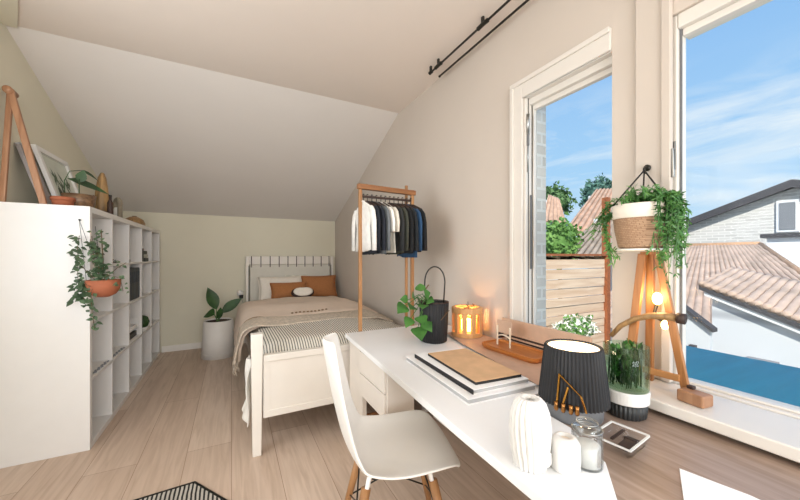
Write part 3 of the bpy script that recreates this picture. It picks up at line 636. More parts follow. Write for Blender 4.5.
vine(bm, bs, [(hx-0.07, hy-0.03, hz), (hx-0.075, hy-0.05, hz-0.08), (hx-0.06, hy-0.06, hz-0.14)], 26, 0.04, r)
vine(bm, bs, [(hx-0.02, hy-0.03, hz), (hx-0.03, hy-0.085, hz-0.06), (hx-0.025, hy-0.09, hz-0.17), (hx-0.015, hy-0.085, hz-0.27)], 22, 0.034, r, 0.012)
for k in range(6):
    a = r.uniform(-0.03, 0.03); vine(bm, bs, [(hx-0.01, hy+0.01, hz), (hx-0.025+a, hy+0.02, hz+0.11), (hx-0.04+a, hy+0.04, hz+0.2+0.02*k)], 26, 0.034, r, 0.022)
vine(bm, bs, [(hx, hy, hz), (hx+0.03, hy-0.04, hz+0.03), (hx+0.085, hy-0.03, hz+0.01), (hx+0.095, hy-0.02, hz-0.07)], 20, 0.03, r)
vine(bm, bs, [(hx, hy, hz), (hx+0.06, hy+0.02, hz+0.07), (hx+0.10, hy+0.03, hz+0.10)], 9, 0.026, r)
finish('vine_leaves', bm, M['leaf_ivy'], t, smooth=True); finish('vine_stems', bs, M['stem'], t, smooth=True)

# things in the bookcase cubbies
t = thing('dried_twig', 'short dried twig lying on the upper shelf beside the ivy', 'twig', (-0.80, 3.18, 1.115))
bm = NB(); tube(bm, [(-0.80, 3.07, 1.120), (-0.80, 3.16, 1.124), (-0.79, 3.28, 1.120)], 0.004, 6); tube(bm, [(-0.80, 3.13, 1.121), (-0.79, 3.17, 1.145)], 0.003, 6); finish('branch', bm, M['stem'], t, smooth=True)
bm = NB()
for i in range(9): leaf(bm, (-0.795, 3.1+0.02*i, 1.124), (r.uniform(-.5, .5), r.uniform(-.3, 1), 0.4), 0.035, 0.018, 0.2); 
finish('dry_leaf', bm, M['leaf_ivy'], t)
tag(box('black_cube', -0.80, -0.772, 3.52, 3.548, 1.115, 1.142, M['black'], bevel=0.003), 'tiny black cube alone on the upper bookcase shelf', 'ornament')
bkc = ('3b3f3c', 'b4b3ab', '55584f')
for i, (c, l) in enumerate(zip(bkc, ('dark grey box at the bottom of the small pile on the upper shelf', 'pale box in the middle of the small pile on the upper shelf', 'greenish grey box on top of the small pile on the upper shelf'))):
    tag(box('storage_box', -0.90+0.012*i, -0.77-0.006*i, 4.06-0.01*i, 4.22, 1.115+0.036*i, 1.115+0.036*(i+1)-0.001, mat('box_%d' % i, c, 0.7), bevel=0.003), l, 'box', 'boxes piled on the upper shelf')
tag(box('black_case', -0.88, -0.772, 3.985, 4.028, 1.115, 1.245, M['black'], bevel=0.004), 'upright black case left of the small box pile on the upper shelf', 'case')
y = 3.468
for i in range(6):
    w_ = 0.066
    b = thing('ring_binder', ('navy' if i % 2 else 'black')+' ring binder, %s in the row on the second shelf' % ('nearest', 'second from the near end', 'third from the near end', 'third from the far end', 'second from the far end', 'farthest')[i], 'binder', (-0.89, y+w_/2, 0.78), 'binders filling one cubby')
    box('cover', -1.05, -0.775, y, y+w_, 0.78, 1.062, mat('binder_%d' % i, ('24303c' if i % 2 else '1d2227'), 0.5), b, bevel=0.004)
    bm = NB(); bx(bm, -0.775, -0.773, y+0.012, y+w_-0.012, 0.93, 1.03); finish('spine_label', bm, mat('spine_%d' % i, '2d3944', 0.6), b)
    y += w_+0.003
for i, (z, l) in enumerate(((0.425, 'lower white letter tray in the third shelf row'), (0.505, 'upper white letter tray in the third shelf row'))):
    b = thing('letter_tray', l, 'tray', (-0.90, 3.66, z), 'letter trays in the bookcase')
    bm = NB(); bx(bm, -1.05, -0.78, 3.49, 3.86, z, z+0.006); bx(bm, -1.05, -0.78, 3.49, 3.496, z+0.006, z+0.079); bx(bm, -1.05, -0.78, 3.854, 3.86, z+0.006, z+0.079); bx(bm, -1.05, -1.044, 3.496, 3.854, z+0.006, z+0.079); finish('shell', bm, M['white_ceramic'], b)
    if i == 0:
        tag(box('paper_stack', -1.03, -0.79, 3.51, 3.84, z+0.006, z+0.05, M['black'], bevel=0.003), 'dark folders lying in the lower white letter tray', 'folder')
    else:
        tag(box('paper_stack', -1.03, -0.79, 3.51, 3.84, z+0.006, z+0.03, M['paper'], bevel=0.003), 'white papers lying in the upper white letter tray', 'papers')
t = thing('ball_cactus', 'round dark green cactus in the third shelf row', 'cactus', (-0.805, 4.10, 0.425))
bm = NB(); lathe(bm, (-0.805, 4.10, 0.445), [(0.02, 0), (0.048, 0.02), (0.062, 0.06), (0.05, 0.105), (0.02, 0.125), (0.004, 0.127)], 48, mod=lambda a, z: 1+0.07*math.cos(12*a)); finish('cactus_body', bm, M['leaf_dark'], t, smooth=True)
pot('saucer', t, (-0.805, 4.10, 0.425), 0.045, 0.055, 0.03, M['white_ceramic'])
t = thing('white_tray', 'shallow white tray beside the round cactus', 'tray', (-0.84, 4.26, 0.425))
bm = NB(); bx(bm, -0.93, -0.77, 4.18, 4.30, 0.425, 0.45); finish('tray_body', bm, M['white_ceramic'], t, bevel=0.006)
bm = NB(); bx(bm, -0.92, -0.78, 4.19, 4.29, 0.4505, 0.458); finish('napkin', bm, M['sheet'], t, bevel=0.002)
for (y0, l) in ((2.72, 'string of dark beads on the third shelf near the bookcase end'), (3.10, 'string of dark beads on the third shelf, second cubby')):
    bm = NB()
    for i in range(22): ellipsoid(bm, (-0.775+0.006*math.sin(i*1.3), y0+0.012*i, 0.4305), 0.0055, 0.0055, 0.0055, 8, 5)
    tag(finish('bead_string', bm, M['roof_grey'], smooth=True), l, 'beads')

# ---- white planter by the bed
px_, py_ = -0.135, 4.36
t = thing('floor_planter', 'round white floor planter with dark green leaves beside the bed', 'plant', (px_, py_, 0))
pot('planter', t, (px_, py_, 0), 0.178, 0.155, 0.42, M['planter_white'], wall=0.012, n=48, soil=True)
bm = NB(); lathe(bm, (px_, py_, 0.05), [(0.1765, 0), (0.1775, 0.003), (0.176, 0.006)], 48, cap0=False, cap1=False); finish('rim_line', bm, M['planter_white'], t)
for (o_, d, L, W, dr, k) in (((-0.02, 0, 0.14), (-0.33, 0, 1), 0.30, 0.135, 0.05, 0), ((0.03, -0.02, 0.10), (0.85, -0.1, 0.78), 0.30, 0.11, 0.1, 1), ((-0.04, -0.04, 0.09), (-0.75, -0.5, 0.75), 0.20, 0.12, 0.6, 2), ((0.0, -0.03, 0.03), (0.15, -0.2, 1), 0.17, 0.07, 0.1, 3)):
    p = Vector((px_, py_, 0.40)); q = p+Vector(o_)
    s = NB(); tube(s, [p+Vector((0.01*k-0.02, 0, -0.02)), q, q+Vector(d).normalized()*0.03], 0.006, 6, 0.003); so = finish('stem', s, M['leaf_mid'], t, smooth=True)
    bm = NB(); leaf(bm, q, d, L, W, dr, up=(0.25, -1, 0.45), n=8, fold=0.25, shape=0.85); finish('leaf', bm, M['leaf_dark'], so, smooth=True)

# ---- bed
bed = thing('bed', 'white painted bed frame with a strapped fabric headboard', 'bed', (0.72, 3.4, 0))
HX0, HX1, FY = 0.15, 1.345, 2.05
def leg(x, y, z1, w=0.066, d=0.06, z0=0.0):
    bm = NB(); vs = bx(bm, x-w/2, x+w/2, y, y+d, z0, z1)
    for v in vs:
        if v.co.z == z0: v.co.x = x+(v.co.x-x)*0.72; v.co.y = y+d/2+(v.co.y-y-d/2)*0.72
    return bm
finish('foot_post', leg(0.132, FY, 0.715), M['bed_white'], bed, bevel=0.005)
finish('foot_post', leg(1.30, FY, 0.715), M['bed_white'], bed, bevel=0.005)
bm = NB(); bx(bm, 0.166, 1.267, FY+0.016, FY+0.036, 0.22, 0.545); finish('foot_panel', bm, M['bed_white'], bed)
bm = NB(); bx(bm, 0.166, 1.267, FY+0.006, FY+0.05, 0.545, 0.585); finish('foot_rail', bm, M['bed_white'], bed, bevel=0.004)
bm = NB(); bx(bm, 0.166, 1.267, FY+0.01, FY+0.046, 0.215, 0.255); finish('foot_rail', bm, M['bed_white'], bed, bevel=0.003)
bm = NB(); bx(bm, 0.166, 0.20, FY+0.012, FY+0.042, 0.255, 0.545); finish('foot_stile', bm, M['bed_white'], bed)
for x in (0.145, 1.28): 
    bm = NB(); bx(bm, x, x+0.03, FY+0.062, 4.70, 0.24, 0.42); finish('side_rail', bm, M['bed_white'], bed, bevel=0.003)
bm = NB(); bx(bm, 0.175, 1.28, 2.12, 4.70, 0.32, 0.36); finish('slat_base', bm, M['bed_white'], bed)
for x in (0.185, 1.318):
    finish('head_post', leg(x, 4.715, 1.165, 0.04, 0.05), M['bed_white'], bed, bevel=0.004)
bm = NB(); bx(bm, 0.206, 1.297, 4.722, 4.755, 1.055, 1.165); finish('head_rail', bm, M['bed_white'], bed, bevel=0.006)
bm = NB(); bx(bm, 0.215, 1.29, 4.722, 4.752, 0.30, 1.053); finish('head_cushion', bm, M['head_fabric'], bed, bevel=0.012)
for i in range(10):
    x = 0.235+i*(1.04/9)
    bm = NB(); bx(bm, x-0.005, x+0.005, 4.716, 4.761, 1.018, 1.168)
    finish('strap', bm, M['brown_dark'], bed, bevel=0.002)
for x in (0.1995, 1.2995):
    bm = NB(); tube(bm, [(x+0.004, 4.714, 0.32), (x+0.004, 4.714, 1.04)], 0.004, 8); finish('cord', bm, M['black'], bed, smooth=True)

bm = NB(); bx(bm, 0.18, 1.275, 2.125, 4.70, 0.36, 0.565)
tag(finish('mattress', bm, M['sheet'], bevel=0.05, seg=4, smooth=True), 'white mattress on the bed frame beneath the bedding', 'mattress')
# striped quilt over the foot end
def sstep(a, b, x):
    t = min(1, max(0, (x-a)/(b-a))); return t*t*(3-2*t)
def quilt(u, v):
    x = 0.185+u*1.085; y = 2.118+v*0.75
    z = 0.575+0.055*math.sin(PI*min(1, max(0, u)))**0.5+0.008*math.sin(9*u+3*v)
    if v < 0.2: k = 1-v/0.2; z -= 0.075*k*k; y = 2.118+v*0.75
    return (x, y, z)
bm = NB(); grid(bm, quilt, 60, 24)
tag(finish('striped_quilt', bm, M['stripe'], smooth=True, solid=0.012), 'black and cream striped quilt over the foot of the bed', 'quilt')
# duvet
def duv(u, v, lift=0.0, y0=2.86, y1=4.16, xh=0.045, zh=0.33, x1=1.30):
    # u 0 right .. 1 hanging left edge
    y = y0+v*(y1-y0)
    n = noise.noise(Vector((u*3.5, v*4.2, 1.3)))*0.022+noise.noise(Vector((u*9, v*3, 4.1)))*0.010
    top = 0.640+0.03*math.sin(PI*v)+n+lift
    if v < 0.12: top -= 0.05*(1-v/0.12)**2
    if u < 0.72:
        k = u/0.72; x = x1-(x1-0.20)*k; z = top-0.05*(1-sstep(0, 0.15, k))
    else:
        k = (u-0.72)/0.28; a = min(1, k/0.35)*PI/2
        if k < 0.35: x = 0.20-(0.20-xh-0.03)*math.sin(a); z = top-0.10*(1-math.cos(a))
        else:
            kk = (k-0.35)/0.65; x = xh+0.03-0.03*math.sin(kk*PI/2)+0.012*math.sin(v*26)*kk; z = top-0.10-(top-0.10-zh)*kk
    return (x, y, z)
bm = NB(); grid(bm, lambda u, v: duv(u, v), 70, 50)
tag(finish('duvet', bm, M['duvet'], smooth=True, solid=0.03, subsurf=1), 'pale sand duvet spread over the bed', 'duvet')
# taupe throw over the left front corner of the duvet
th = thing('bed_throw', 'taupe knitted throw hanging over the left side of the bed', 'throw', (0.1, 2.9, 0.3))
def thr(u, v):
    x, y, z = duv(u, 0.2+0.6*v, -0.022, 2.42, 3.42, 0.03, 0.33+0.04*math.sin(v*7))
    return (x, y+0.16*u*(1-v)-0.10*(1-u)*v, z)
bm = NB(); grid(bm, thr, 50, 26); finish('throw_cloth', bm, M['throw'], th, smooth=True, solid=0.012)
bm = NB(); tube(bm, [Vector(duv(0.42+0.56*u/40, 0.03+0.10*u/40))+Vector((-0.012*(u > 28), -0.004, 0.018)) for u in range(41)], 0.007, 6); finish('piping', bm, M['throw_trim'], th, smooth=True)
bm = NB()
for i in range(54):
    p = Vector(thr(1.0, i/53)); tube(bm, [p, p+Vector((R.uniform(-.012, .012), R.uniform(-.01, .01), -0.05)), p+Vector((R.uniform(-.015, .02), R.uniform(-.012, .012), -0.09))], 0.004, 5, 0.002)
finish('fringe', bm, M['throw'], th, smooth=True)
bm = NB()
for i in range(10):
    p = Vector(duv(0.34+0.022*i, 0.10)); ellipsoid(bm, p+Vector((0, 0, 0.022)), 0.012, 0.016, 0.006, 8, 6)
finish('tassel', bm, M['throw_trim'], th, smooth=True)
# sheet corner drooping beside the foot post
def sheetc(u, v):
    return (0.115-0.05*v-0.02*math.sin(v*5+u*2)+0.01*math.sin(u*9), 2.20+0.16*u, 0.52-0.41*v+0.05*u*v)
bm = NB(); grid(bm, sheetc, 14, 16)
tag(finish('bed_sheet', bm, M['sheet'], smooth=True, solid=0.008, subsurf=1), 'white sheet corner drooping low beside the bed foot post', 'sheet')

def pillow(name, label, c, w, h, d, m, lean, yaw=0.0, trim=None, group='pillows on the bed', roll=0.0):
    t = thing(name, label, 'pillow', c, group)
    mt = Matrix.Rotation(yaw, 4, 'Z') @ Matrix.Rotation(-lean, 4, 'X') @ Matrix.Rotation(roll, 4, 'Y')
    bm = NB(); n = 16
    for s in (-1, 1):
        def fn(a, b):
            x, z = a*2-1, b*2-1; e = max(0.0, (1-abs(x)**2.6)*(1-abs(z)**2.6)); pin = 1-0.07*(1-x*x)*z*z; piz = 1-0.07*(1-z*z)*x*x
            return mt @ Vector((x*w/2*piz, s*d/2*e**0.55, h/2+z*h/2*pin))
        grid(bm, fn, n, n)
    bmesh.ops.remove_doubles(bm, verts=bm.verts, dist=0.0005)
    finish('cushion', bm, m, t, smooth=True, w=False)
    bm = NB(); pts = []
    for k in range(4*n+1):
        s, f = divmod(k, n); f = f/n*2-1
        x, z = ((f, -1), (1, f), (-f, 1), (-1, -f))[s % 4]; pin = 1-0.07*(1-x*x)*z*z; piz = 1-0.07*(1-z*z)*x*x
        pts.append(mt @ Vector((x*w/2*piz, 0, h/2+z*h/2*pin)))
    tube(bm, pts, 0.006, 6); finish('piping', bm, trim or m, t, smooth=True, w=False)
    return t
pillow('bed_pillow', 'white pillow leaning on the headboard behind the terracotta pillow', (0.60, 4.46, 0.578), 0.60, 0.34, 0.15, M['cream_fabric'], 0.35, 0.05)
pillow('bed_pillow', 'terracotta pillow at the left, in front of the white pillow', (0.66, 4.28, 0.625), 0.46, 0.22, 0.13, M['terracotta_fabric'], 0.4, 0.05)
pillow('bed_pillow', 'terracotta pillow standing at the right of the headboard', (1.07, 4.42, 0.60), 0.47, 0.31, 0.15, M['terracotta_fabric'], 0.30, -0.04)
pillow('bed_pillow', 'patterned grey pillow tucked between white and right terracotta pillows', (0.80, 4.57, 0.62), 0.30, 0.30, 0.09, mat('pattern_pillow', 'd8d4c6', 0.95, var=0.35, scale=14), 0.3)
t = thing('kidney_cushion', 'small cream kidney shaped cushion with dark edge at the pillows', 'cushion', (0.80, 4.18, 0.66), 'pillows on the bed')
mt = Matrix.Translation((0, 0, 0.062)) @ Matrix.Rotation(-0.5, 4, 'X')
def kid(bm, s, y0, thick):
    n = 28
    for sgn in (-1, 1):
        cpt = bm.verts.new(mt @ Vector((0, y0+sgn*thick, 0))); ring = []
        for k in range(n):
            a = 2*PI*k/n; rr = 1-0.22*math.exp(-((a-PI/2)/0.5)**2)
            ring.append(bm.verts.new(mt @ Vector((0.125*s*rr*math.cos(a), y0+sgn*thick*0.55, 0.066*s*rr*math.sin(a)))))
        for k in range(n): bm.faces.new([cpt, ring[k], ring[(k+1) % n]])
        if sgn < 0: r0 = ring
        else:
            for k in range(n): bm.faces.new([r0[k], r0[(k+1) % n], ring[(k+1) % n], ring[k]])
bm = NB(); kid(bm, 1.0, -0.012, 0.03); finish('cushion', bm, M['cream_fabric'], t, smooth=True, w=False, subsurf=1)
bm = NB(); kid(bm, 1.13, 0.028, 0.016); finish('dark_edge', bm, M['brown_dark'], t, smooth=True, w=False)
# little wall light by the headboard
t = thing('reading_light', 'small white reading light on the wall left of the headboard', 'lamp', (0.10, 4.81, 0.66))
bm = NB(); lathe(bm, (0, 0, 0), [(0.03, 0), (0.03, 0.012)], 20); bmesh.ops.rotate(bm, verts=bm.verts, cent=(0, 0, 0), matrix=Matrix.Rotation(PI/2, 3, 'X')); finish('wall_plate', bm, M['white_ceramic'], t, w=False)
bm = NB(); ellipsoid(bm, (0, -0.06, 0.02), 0.04, 0.04, 0.04); finish('shade', bm, M['white_ceramic'], t, smooth=True, w=False)
bm = NB(); lathe(bm, (0.012, -0.085, -0.045), [(0.022, 0), (0.026, 0.045)], 18); finish('socket', bm, M['black'], t, smooth=True, w=False)
bm = NB(); tube(bm, [(0, -0.012, 0), (0, -0.05, 0.02)], 0.006); tube(bm, [(0.012, -0.07, -0.04), (0.05, -0.03, -0.16), (0.04, -0.012, -0.40)], 0.003, 6); finish('cord', bm, M['roof_grey'], t, smooth=True, w=False)

# ---- clothes rack with hanging garments
RY = 2.022
rk = thing('clothes_rack', 'slim wooden clothes rack standing behind the desk end', 'clothes rack', (0.95, RY, 0))
RX0, RX1, RT = 0.755, 1.150, 1.632
bm = NB(); bar(bm, (RX0, RY, 0), (RX0, RY, RT+0.012), 0.022, 0.022, (1, 0, 0)); finish('post', bm, M['oak'], rk, bevel=0.003)
bm = NB(); bar(bm, (RX1, RY, 0), (RX1, RY, RT+0.01), 0.022, 0.022, (1, 0, 0)); finish('post', bm, M['oak'], rk, bevel=0.003)
bm = NB(); bar(bm, (RX1-0.035, RY+0.024, 0), (RX1-0.035, RY+0.024, RT+0.045), 0.018, 0.018, (1, 0, 0)); finish('rear_post', bm, M['oak'], rk, bevel=0.003)
bm = NB(); bar(bm, (RX0-0.02, RY-0.005, RT-0.002), (RX1+0.02, RY-0.005, RT-0.012), 0.034, 0.036, (0, 0, 1)); finish('top_bar', bm, M['oak_x'], rk, bevel=0.004)
bm = NB(); bar(bm, (RX0+0.011, RY, 1.566), (RX1-0.011, RY, 1.566), 0.014, 0.014, (0, 0, 1)); finish('hanging_rail', bm, M['brown_dark'], rk)
bm = NB(); bar(bm, (RX0+0.011, RY, 0.10), (RX1-0.011, RY, 0.10), 0.03, 0.018, (0, 0, 1)); finish('lower_bar', bm, M['oak_x'], rk, bevel=0.003)
cloths = [('eeebe6', 'white shirt at the left end of the rack', 0.0), ('23262f', 'dark navy jacket second from the left on the rack', -.01), ('20242e', 'black blue shirt third from the left on the rack', -.03), ('6f7478', 'grey shirt beside the white shirts on the rack', -.02),
          ('f1eee8', 'white tee shirt left of the cream shirt on the rack', 0.02), ('ded8cc', 'cream shirt right of the white tee shirt on the rack', 0.01), ('2c2d2e', 'charcoal shirt right of the cream shirt on the rack', -.02), ('43453c', 'dark olive shirt in the middle right of the rack', 0.0),
          ('1d1e20', 'black jacket right of the olive shirt on the rack', 0.01), ('22262a', 'black cardigan left of the blue shirt on the rack', 0.0), ('2d4d70', 'blue denim shirt near the right end of the rack', -.03), ('1b1c1f', 'black coat at the right end of the rack', 0.0)]
NG = len(cloths)
for i, (c, l, dz) in enumerate(cloths):
    x = RX0-0.005+0.022+ (RX1-RX0-0.03)*i/(NG-1)
    if i == 0: x = RX0+0.022
    rr = random.Random(50+i)
    h = thing('clothes_hanger', 'dark hanger holding the '+l.split(' on the rack')[0].split(' of the rack')[0], 'hanger', (x, RY, 1.50), 'hangers on the rack')
    bm = NB(); tube(bm, [(x, RY, 1.535), (x, RY, 1.56), (x, RY+0.013, 1.572), (x, RY+0.004, 1.584), (x, RY-0.014, 1.577)], 0.0028, 6); finish('hook', bm, M['black'], h, smooth=True)
    bm = NB(); tube(bm, [(x, RY-0.15, 1.485), (x, RY-0.05, 1.525), (x, RY, 1.535), (x, RY+0.05, 1.525), (x, RY+0.15, 1.485)], 0.006, 6); finish('arm', bm, M['brown_dark'], h, smooth=True)
    g = thing('garment', l, 'clothing', (x, RY, 1.2), 'garments on the rack')
    mg = mat('cloth_%d' % i, c, 0.95, var=0.10, scale=30, bump=0.3, bscale=60)
    hem = 1.205+dz+rr.uniform(-.02, .02); wd = 0.150+rr.uniform(-.012, .015); tk = 0.0135
    bm = NB()
    lev = [(1.528, 0.035, 0.008), (1.518, 0.07, 0.010), (1.497, 0.125, 0.012), (1.475, 0.152, 0.013), (1.44, wd-0.005, tk), (1.36, wd-0.02, tk), (1.28, wd-0.015, tk), (hem, wd-0.005, tk)]
    rings = []
    for (z, hw, th_) in lev:
        ring = []
        for k in range(22):
            a = 2*PI*k/22; ca, sa = math.cos(a), math.sin(a)
            yy = hw*math.copysign(abs(ca)**0.75, ca); xx = th_*sa*(1+0.35*math.sin(yy*55+i)*(1.55-z)*2)
            ring.append(bm.verts.new((x+xx, RY+yy, z+(0.008*math.sin(yy*40+i) if z == hem else 0))))
        rings.append(ring)
    for q in range(len(rings)-1):
        for k in range(22): bm.faces.new([rings[q][k], rings[q][(k+1) % 22], rings[q+1][(k+1) % 22], rings[q+1][k]])
    bm.faces.new(rings[0]); bm.faces.new(rings[-1])
    finish('bodice', bm, mg, g, smooth=True)
    sl = 0.27 if i not in (4, 5) else 0.15
    for s in (-1, 1):
        bm = NB(); tube(bm, [(x, RY+s*0.125, 1.487), (x-0.002, RY+s*0.158, 1.455), (x-0.004+rr.uniform(-.004, .004), RY+s*0.182, 1.38), (x-0.006, RY+s*(0.188+rr.uniform(-.01, .01)), 1.475-sl)], 0.030, 10, 0.022, flat=0.42) if False else None
        bm = NB(); P_ = [(RY+s*0.125, 1.487, 0.030), (RY+s*0.160, 1.455, 0.034), (RY+s*0.182, 1.39, 0.032), (RY+s*(0.19+rr.uniform(-.012, .008)), 1.475-sl, 0.026)]
        rings = []
        for (yy, zz, rad) in P_:
            rings.append([bm.verts.new((x-0.002+0.0125*math.sin(2*PI*k/12), yy+rad*math.cos(2*PI*k/12), zz)) for k in range(12)])
        for q in range(3):
            for k in range(12): bm.faces.new([rings[q][k], rings[q][(k+1) % 12], rings[q+1][(k+1) % 12], rings[q+1][k]])
        bm.faces.new(rings[0]); bm.faces.new(rings[-1]); finish('sleeve', bm, mg, g, smooth=True)
    bm = NB(); 
    pts = [(x+0.011*math.cos(2*PI*k/14), RY+0.04*math.sin(2*PI*k/14), 1.529+0.004*math.cos(4*PI*k/14)) for k in range(15)]
    tube(bm, pts, 0.006, 6); finish('collar', bm, mg, g, smooth=True)
# ---- desk: white top that meets a wooden counter under the window
DZ, KZ = 0.68, 0.668
dk = thing('desk', 'long white desk with drawer box, running along the window wall', 'desk', (1.0, 1.0, 0))
edge = [(0.557, 0.20), (0.62, 0.292), (0.69, 0.377), (0.79, 0.458), (0.862, 0.60), (0.885, 0.80)]
bm = NB(); prism(bm, [(x, y, DZ-0.026) for x, y in [(0.64, 1.985), (0.60, 1.25), (0.572, 0.75), (0.562, 0.45)] + edge + [(1.368, 0.80), (1.368, 1.985)]], (0, 0, 0.026)); finish('desk_top', bm, M['desk_white'], dk, bevel=0.002)
bm = NB(); bx(bm, 0.662, 0.69, 1.74, 1.965, 0, DZ-0.027); finish('leg', bm, M['desk_edge'], dk, bevel=0.003)
bm = NB(); bx(bm, 1.31, 1.34, 1.74, 1.965, 0.08, DZ-0.027); bx(bm, 1.30, 1.35, 1.72, 1.975, 0, 0.08); finish('leg', bm, M['desk_edge'], dk)
bm = NB(); bx(bm, 0.652, 0.80, 1.385, 1.738, 0.39, DZ-0.027); finish('drawer_box', bm, M['desk_edge'], dk, bevel=0.003)
for z0, z1 in ((0.395, 0.512), (0.518, 0.635)):
    bm = NB(); bx(bm, 0.640, 0.6515, 1.392, 1.731, z0, z1); finish('drawer', bm, M['desk_edge'], dk, bevel=0.002)
bm = NB(); bx(bm, 0.69, 1.31, 1.90, 1.93, 0.40, DZ-0.027); finish('back_rail', bm, M['desk_edge'], dk)
bm = NB(); bx(bm, 0.60, 0.64, -0.5, -0.46, 0, 0.635); finish('leg', bm, M['desk_edge'], dk)
bm = NB(); prism(bm, [(x, y, KZ-0.03) for x, y in [(0.557, -0.6), (1.39, -0.6), (1.39, 0.798), (0.8875, 0.798), (0.8645, 0.599), (0.7925, 0.456), (0.692, 0.375), (0.622, 0.290), (0.559, 0.198)]], (0, 0, 0.03))
ct = tag(finish('counter', bm, M['counter'], bevel=0.0015), 'brown wooden counter between the white desk top and the window ledge', 'counter')
# thin flat white patch on the counter
bm = NB(); prism(bm, [(x, y, KZ+0.0005) for x, y in [(0.938, 0.374), (0.80, 0.310), (0.83, 0.17), (0.965, 0.20), (0.964, 0.262), (0.952, 0.312)]], (0, 0, 0.0015))
tag(finish('paper_sheet', bm, M['paper']), 'blank white paper sheet lying on the wooden counter by the window ledge', 'paper')
# tan desk pad
bm = NB(); prism(bm, [(x, y, DZ+0.0005) for x, y in [(1.118, 1.42), (1.185, 1.66), (1.362, 1.66), (1.362, 0.83), (1.005, 0.83)]], (0, 0, 0.0105))
pd = finish('pad', bm, M['black'], thing('desk_pad', 'tan desk pad with black edge along the narrow window', 'desk pad', (1.2, 1.2, DZ)))
bm = NB(); prism(bm, [(x, y, DZ+0.011) for x, y in [(1.120, 1.42), (1.187, 1.657), (1.359, 1.657), (1.359, 0.833), (1.009, 0.833)]], (0, 0, 0.0015))
root = [o for o in bpy.data.objects if o.name.startswith('desk_pad')][0]
pd.parent = root; bm2 = bm
pd.location = -root.location
finish('leather_face', bm2, M['tan_leather'], root)
PZ = DZ+0.0127

# book stack
def rbox(bm, cx, cy, w, l, z0, z1, a):
    bx(bm, -w/2, w/2, -l/2, l/2, z0, z1, Matrix.Translation((cx, cy, 0)) @ Matrix.Rotation(a, 4, 'Z'))
t = thing('portfolio', 'large white portfolio at the bottom of the pile on the desk', 'book', (0.862, 1.075, DZ), 'pile of books on the desk')
bm = NB(); rbox(bm, 0.858, 1.08, 0.30, 0.50, DZ, DZ+0.003, -0.07); rbox(bm, 0.858, 1.08, 0.30, 0.50, DZ+0.017, DZ+0.020, -0.07); finish('cover', bm, M['paper'], t)
bm = NB(); rbox(bm, 0.858, 1.08, 0.292, 0.494, DZ+0.003, DZ+0.017, -0.07); finish('pages', bm, M['grey_page'], t)
t = thing('magazine', 'white book with dark spine in the middle of the pile', 'book', (0.862, 1.06, DZ+0.02), 'pile of books on the desk')
bm = NB(); rbox(bm, 0.866, 1.072, 0.25, 0.44, DZ+0.0205, DZ+0.0225, -0.06); rbox(bm, 0.866, 1.072, 0.25, 0.44, DZ+0.0345, DZ+0.0365, -0.06); finish('cover', bm, M['paper'], t)
bm = NB(); rbox(bm, 0.868, 1.072, 0.243, 0.434, DZ+0.0225, DZ+0.0345, -0.06); finish('pages', bm, M['grey_page'], t)
bm = NB(); bx(bm, -0.1275, -0.1245, -0.22, 0.22, DZ+0.0205, DZ+0.0365, Matrix.Translation((0.866, 1.072, 0)) @ Matrix.Rotation(-0.06, 4, 'Z')); finish('spine', bm, M['charcoal'], t)
t = thing('notebook', 'tan covered notebook with black edges on top of the pile', 'notebook', (0.87, 1.05, DZ+0.037), 'pile of books on the desk')
bm = NB(); rbox(bm, 0.880, 1.06, 0.205, 0.365, DZ+0.037, DZ+0.046, -0.09); finish('black_edge', bm, M['charcoal'], t)
bm = NB(); rbox(bm, 0.880, 1.06, 0.205, 0.365, DZ+0.0462, DZ+0.0485, -0.09); finish('cover', bm, M['cork'], t, bevel=0.001)

# black ribbed pot with trailing plant and tall loop handle
cx, cy = 1.037, 1.569
t = thing('ribbed_pot', 'black ribbed bucket pot with leafy plant and tall loop handle', 'plant pot', (cx, cy, DZ))
ribs = lambda a, z: 1+0.022*math.cos(34*a)
bm = NB(); lathe(bm, (cx, cy, DZ), [(0.066, 0), (0.074, 0.006), (0.079, 0.11), (0.083, 0.212), (0.083, 0.224), (0.078, 0.224), (0.074, 0.19), (0.066, 0.03)], 170, mod=ribs); finish('pot', bm, M['charcoal'], t, smooth=True)
bm = NB(); lathe(bm, (cx, cy, DZ+0.19), [(0.072, 0), (0.072, 0.008)], 30); finish('soil', bm, M['soil'], t)
ax = Vector((0.887, -0.461, 0))
pts = [Vector((cx, cy, DZ+0.224)) + ax*(0.005+0.058*math.cos(a)-0.0) + Vector((0, 0, 0.115+0.09*math.sin(a))) for a in [PI*k/20 for k in range(21)]]
pts = [Vector((cx, cy, DZ+0.205))+ax*0.055]+pts+[Vector((cx, cy, DZ+0.29))-ax*0.055]
bm = NB(); tube(bm, pts, 0.0042, 8); finish('handle', bm, M['black'], t, smooth=True)
bm = NB(); tube(bm, [Vector((cx, cy, DZ+0.29))-ax*0.055, Vector((cx, cy, DZ+0.325))-ax*0.03], 0.004, 7); tube(bm, [Vector((cx-0.01, cy-0.084, DZ+0.135)), Vector((cx+0.05, cy-0.080, DZ+0.185))], 0.0022, 6); finish('twig', bm, M['stem'], t, smooth=True)
bm = NB(); lathe(bm, (cx, cy, DZ+0.2245), [(0.0845, 0), (0.0845, 0.005), (0.080, 0.005)], 40, cap0=False, cap1=False); finish('rim_band', bm, M['brown_dark'], t, smooth=True)
r = random.Random(11)
bl = NB(); bs = NB(); c0 = Vector((cx-0.03, cy, DZ+0.2))
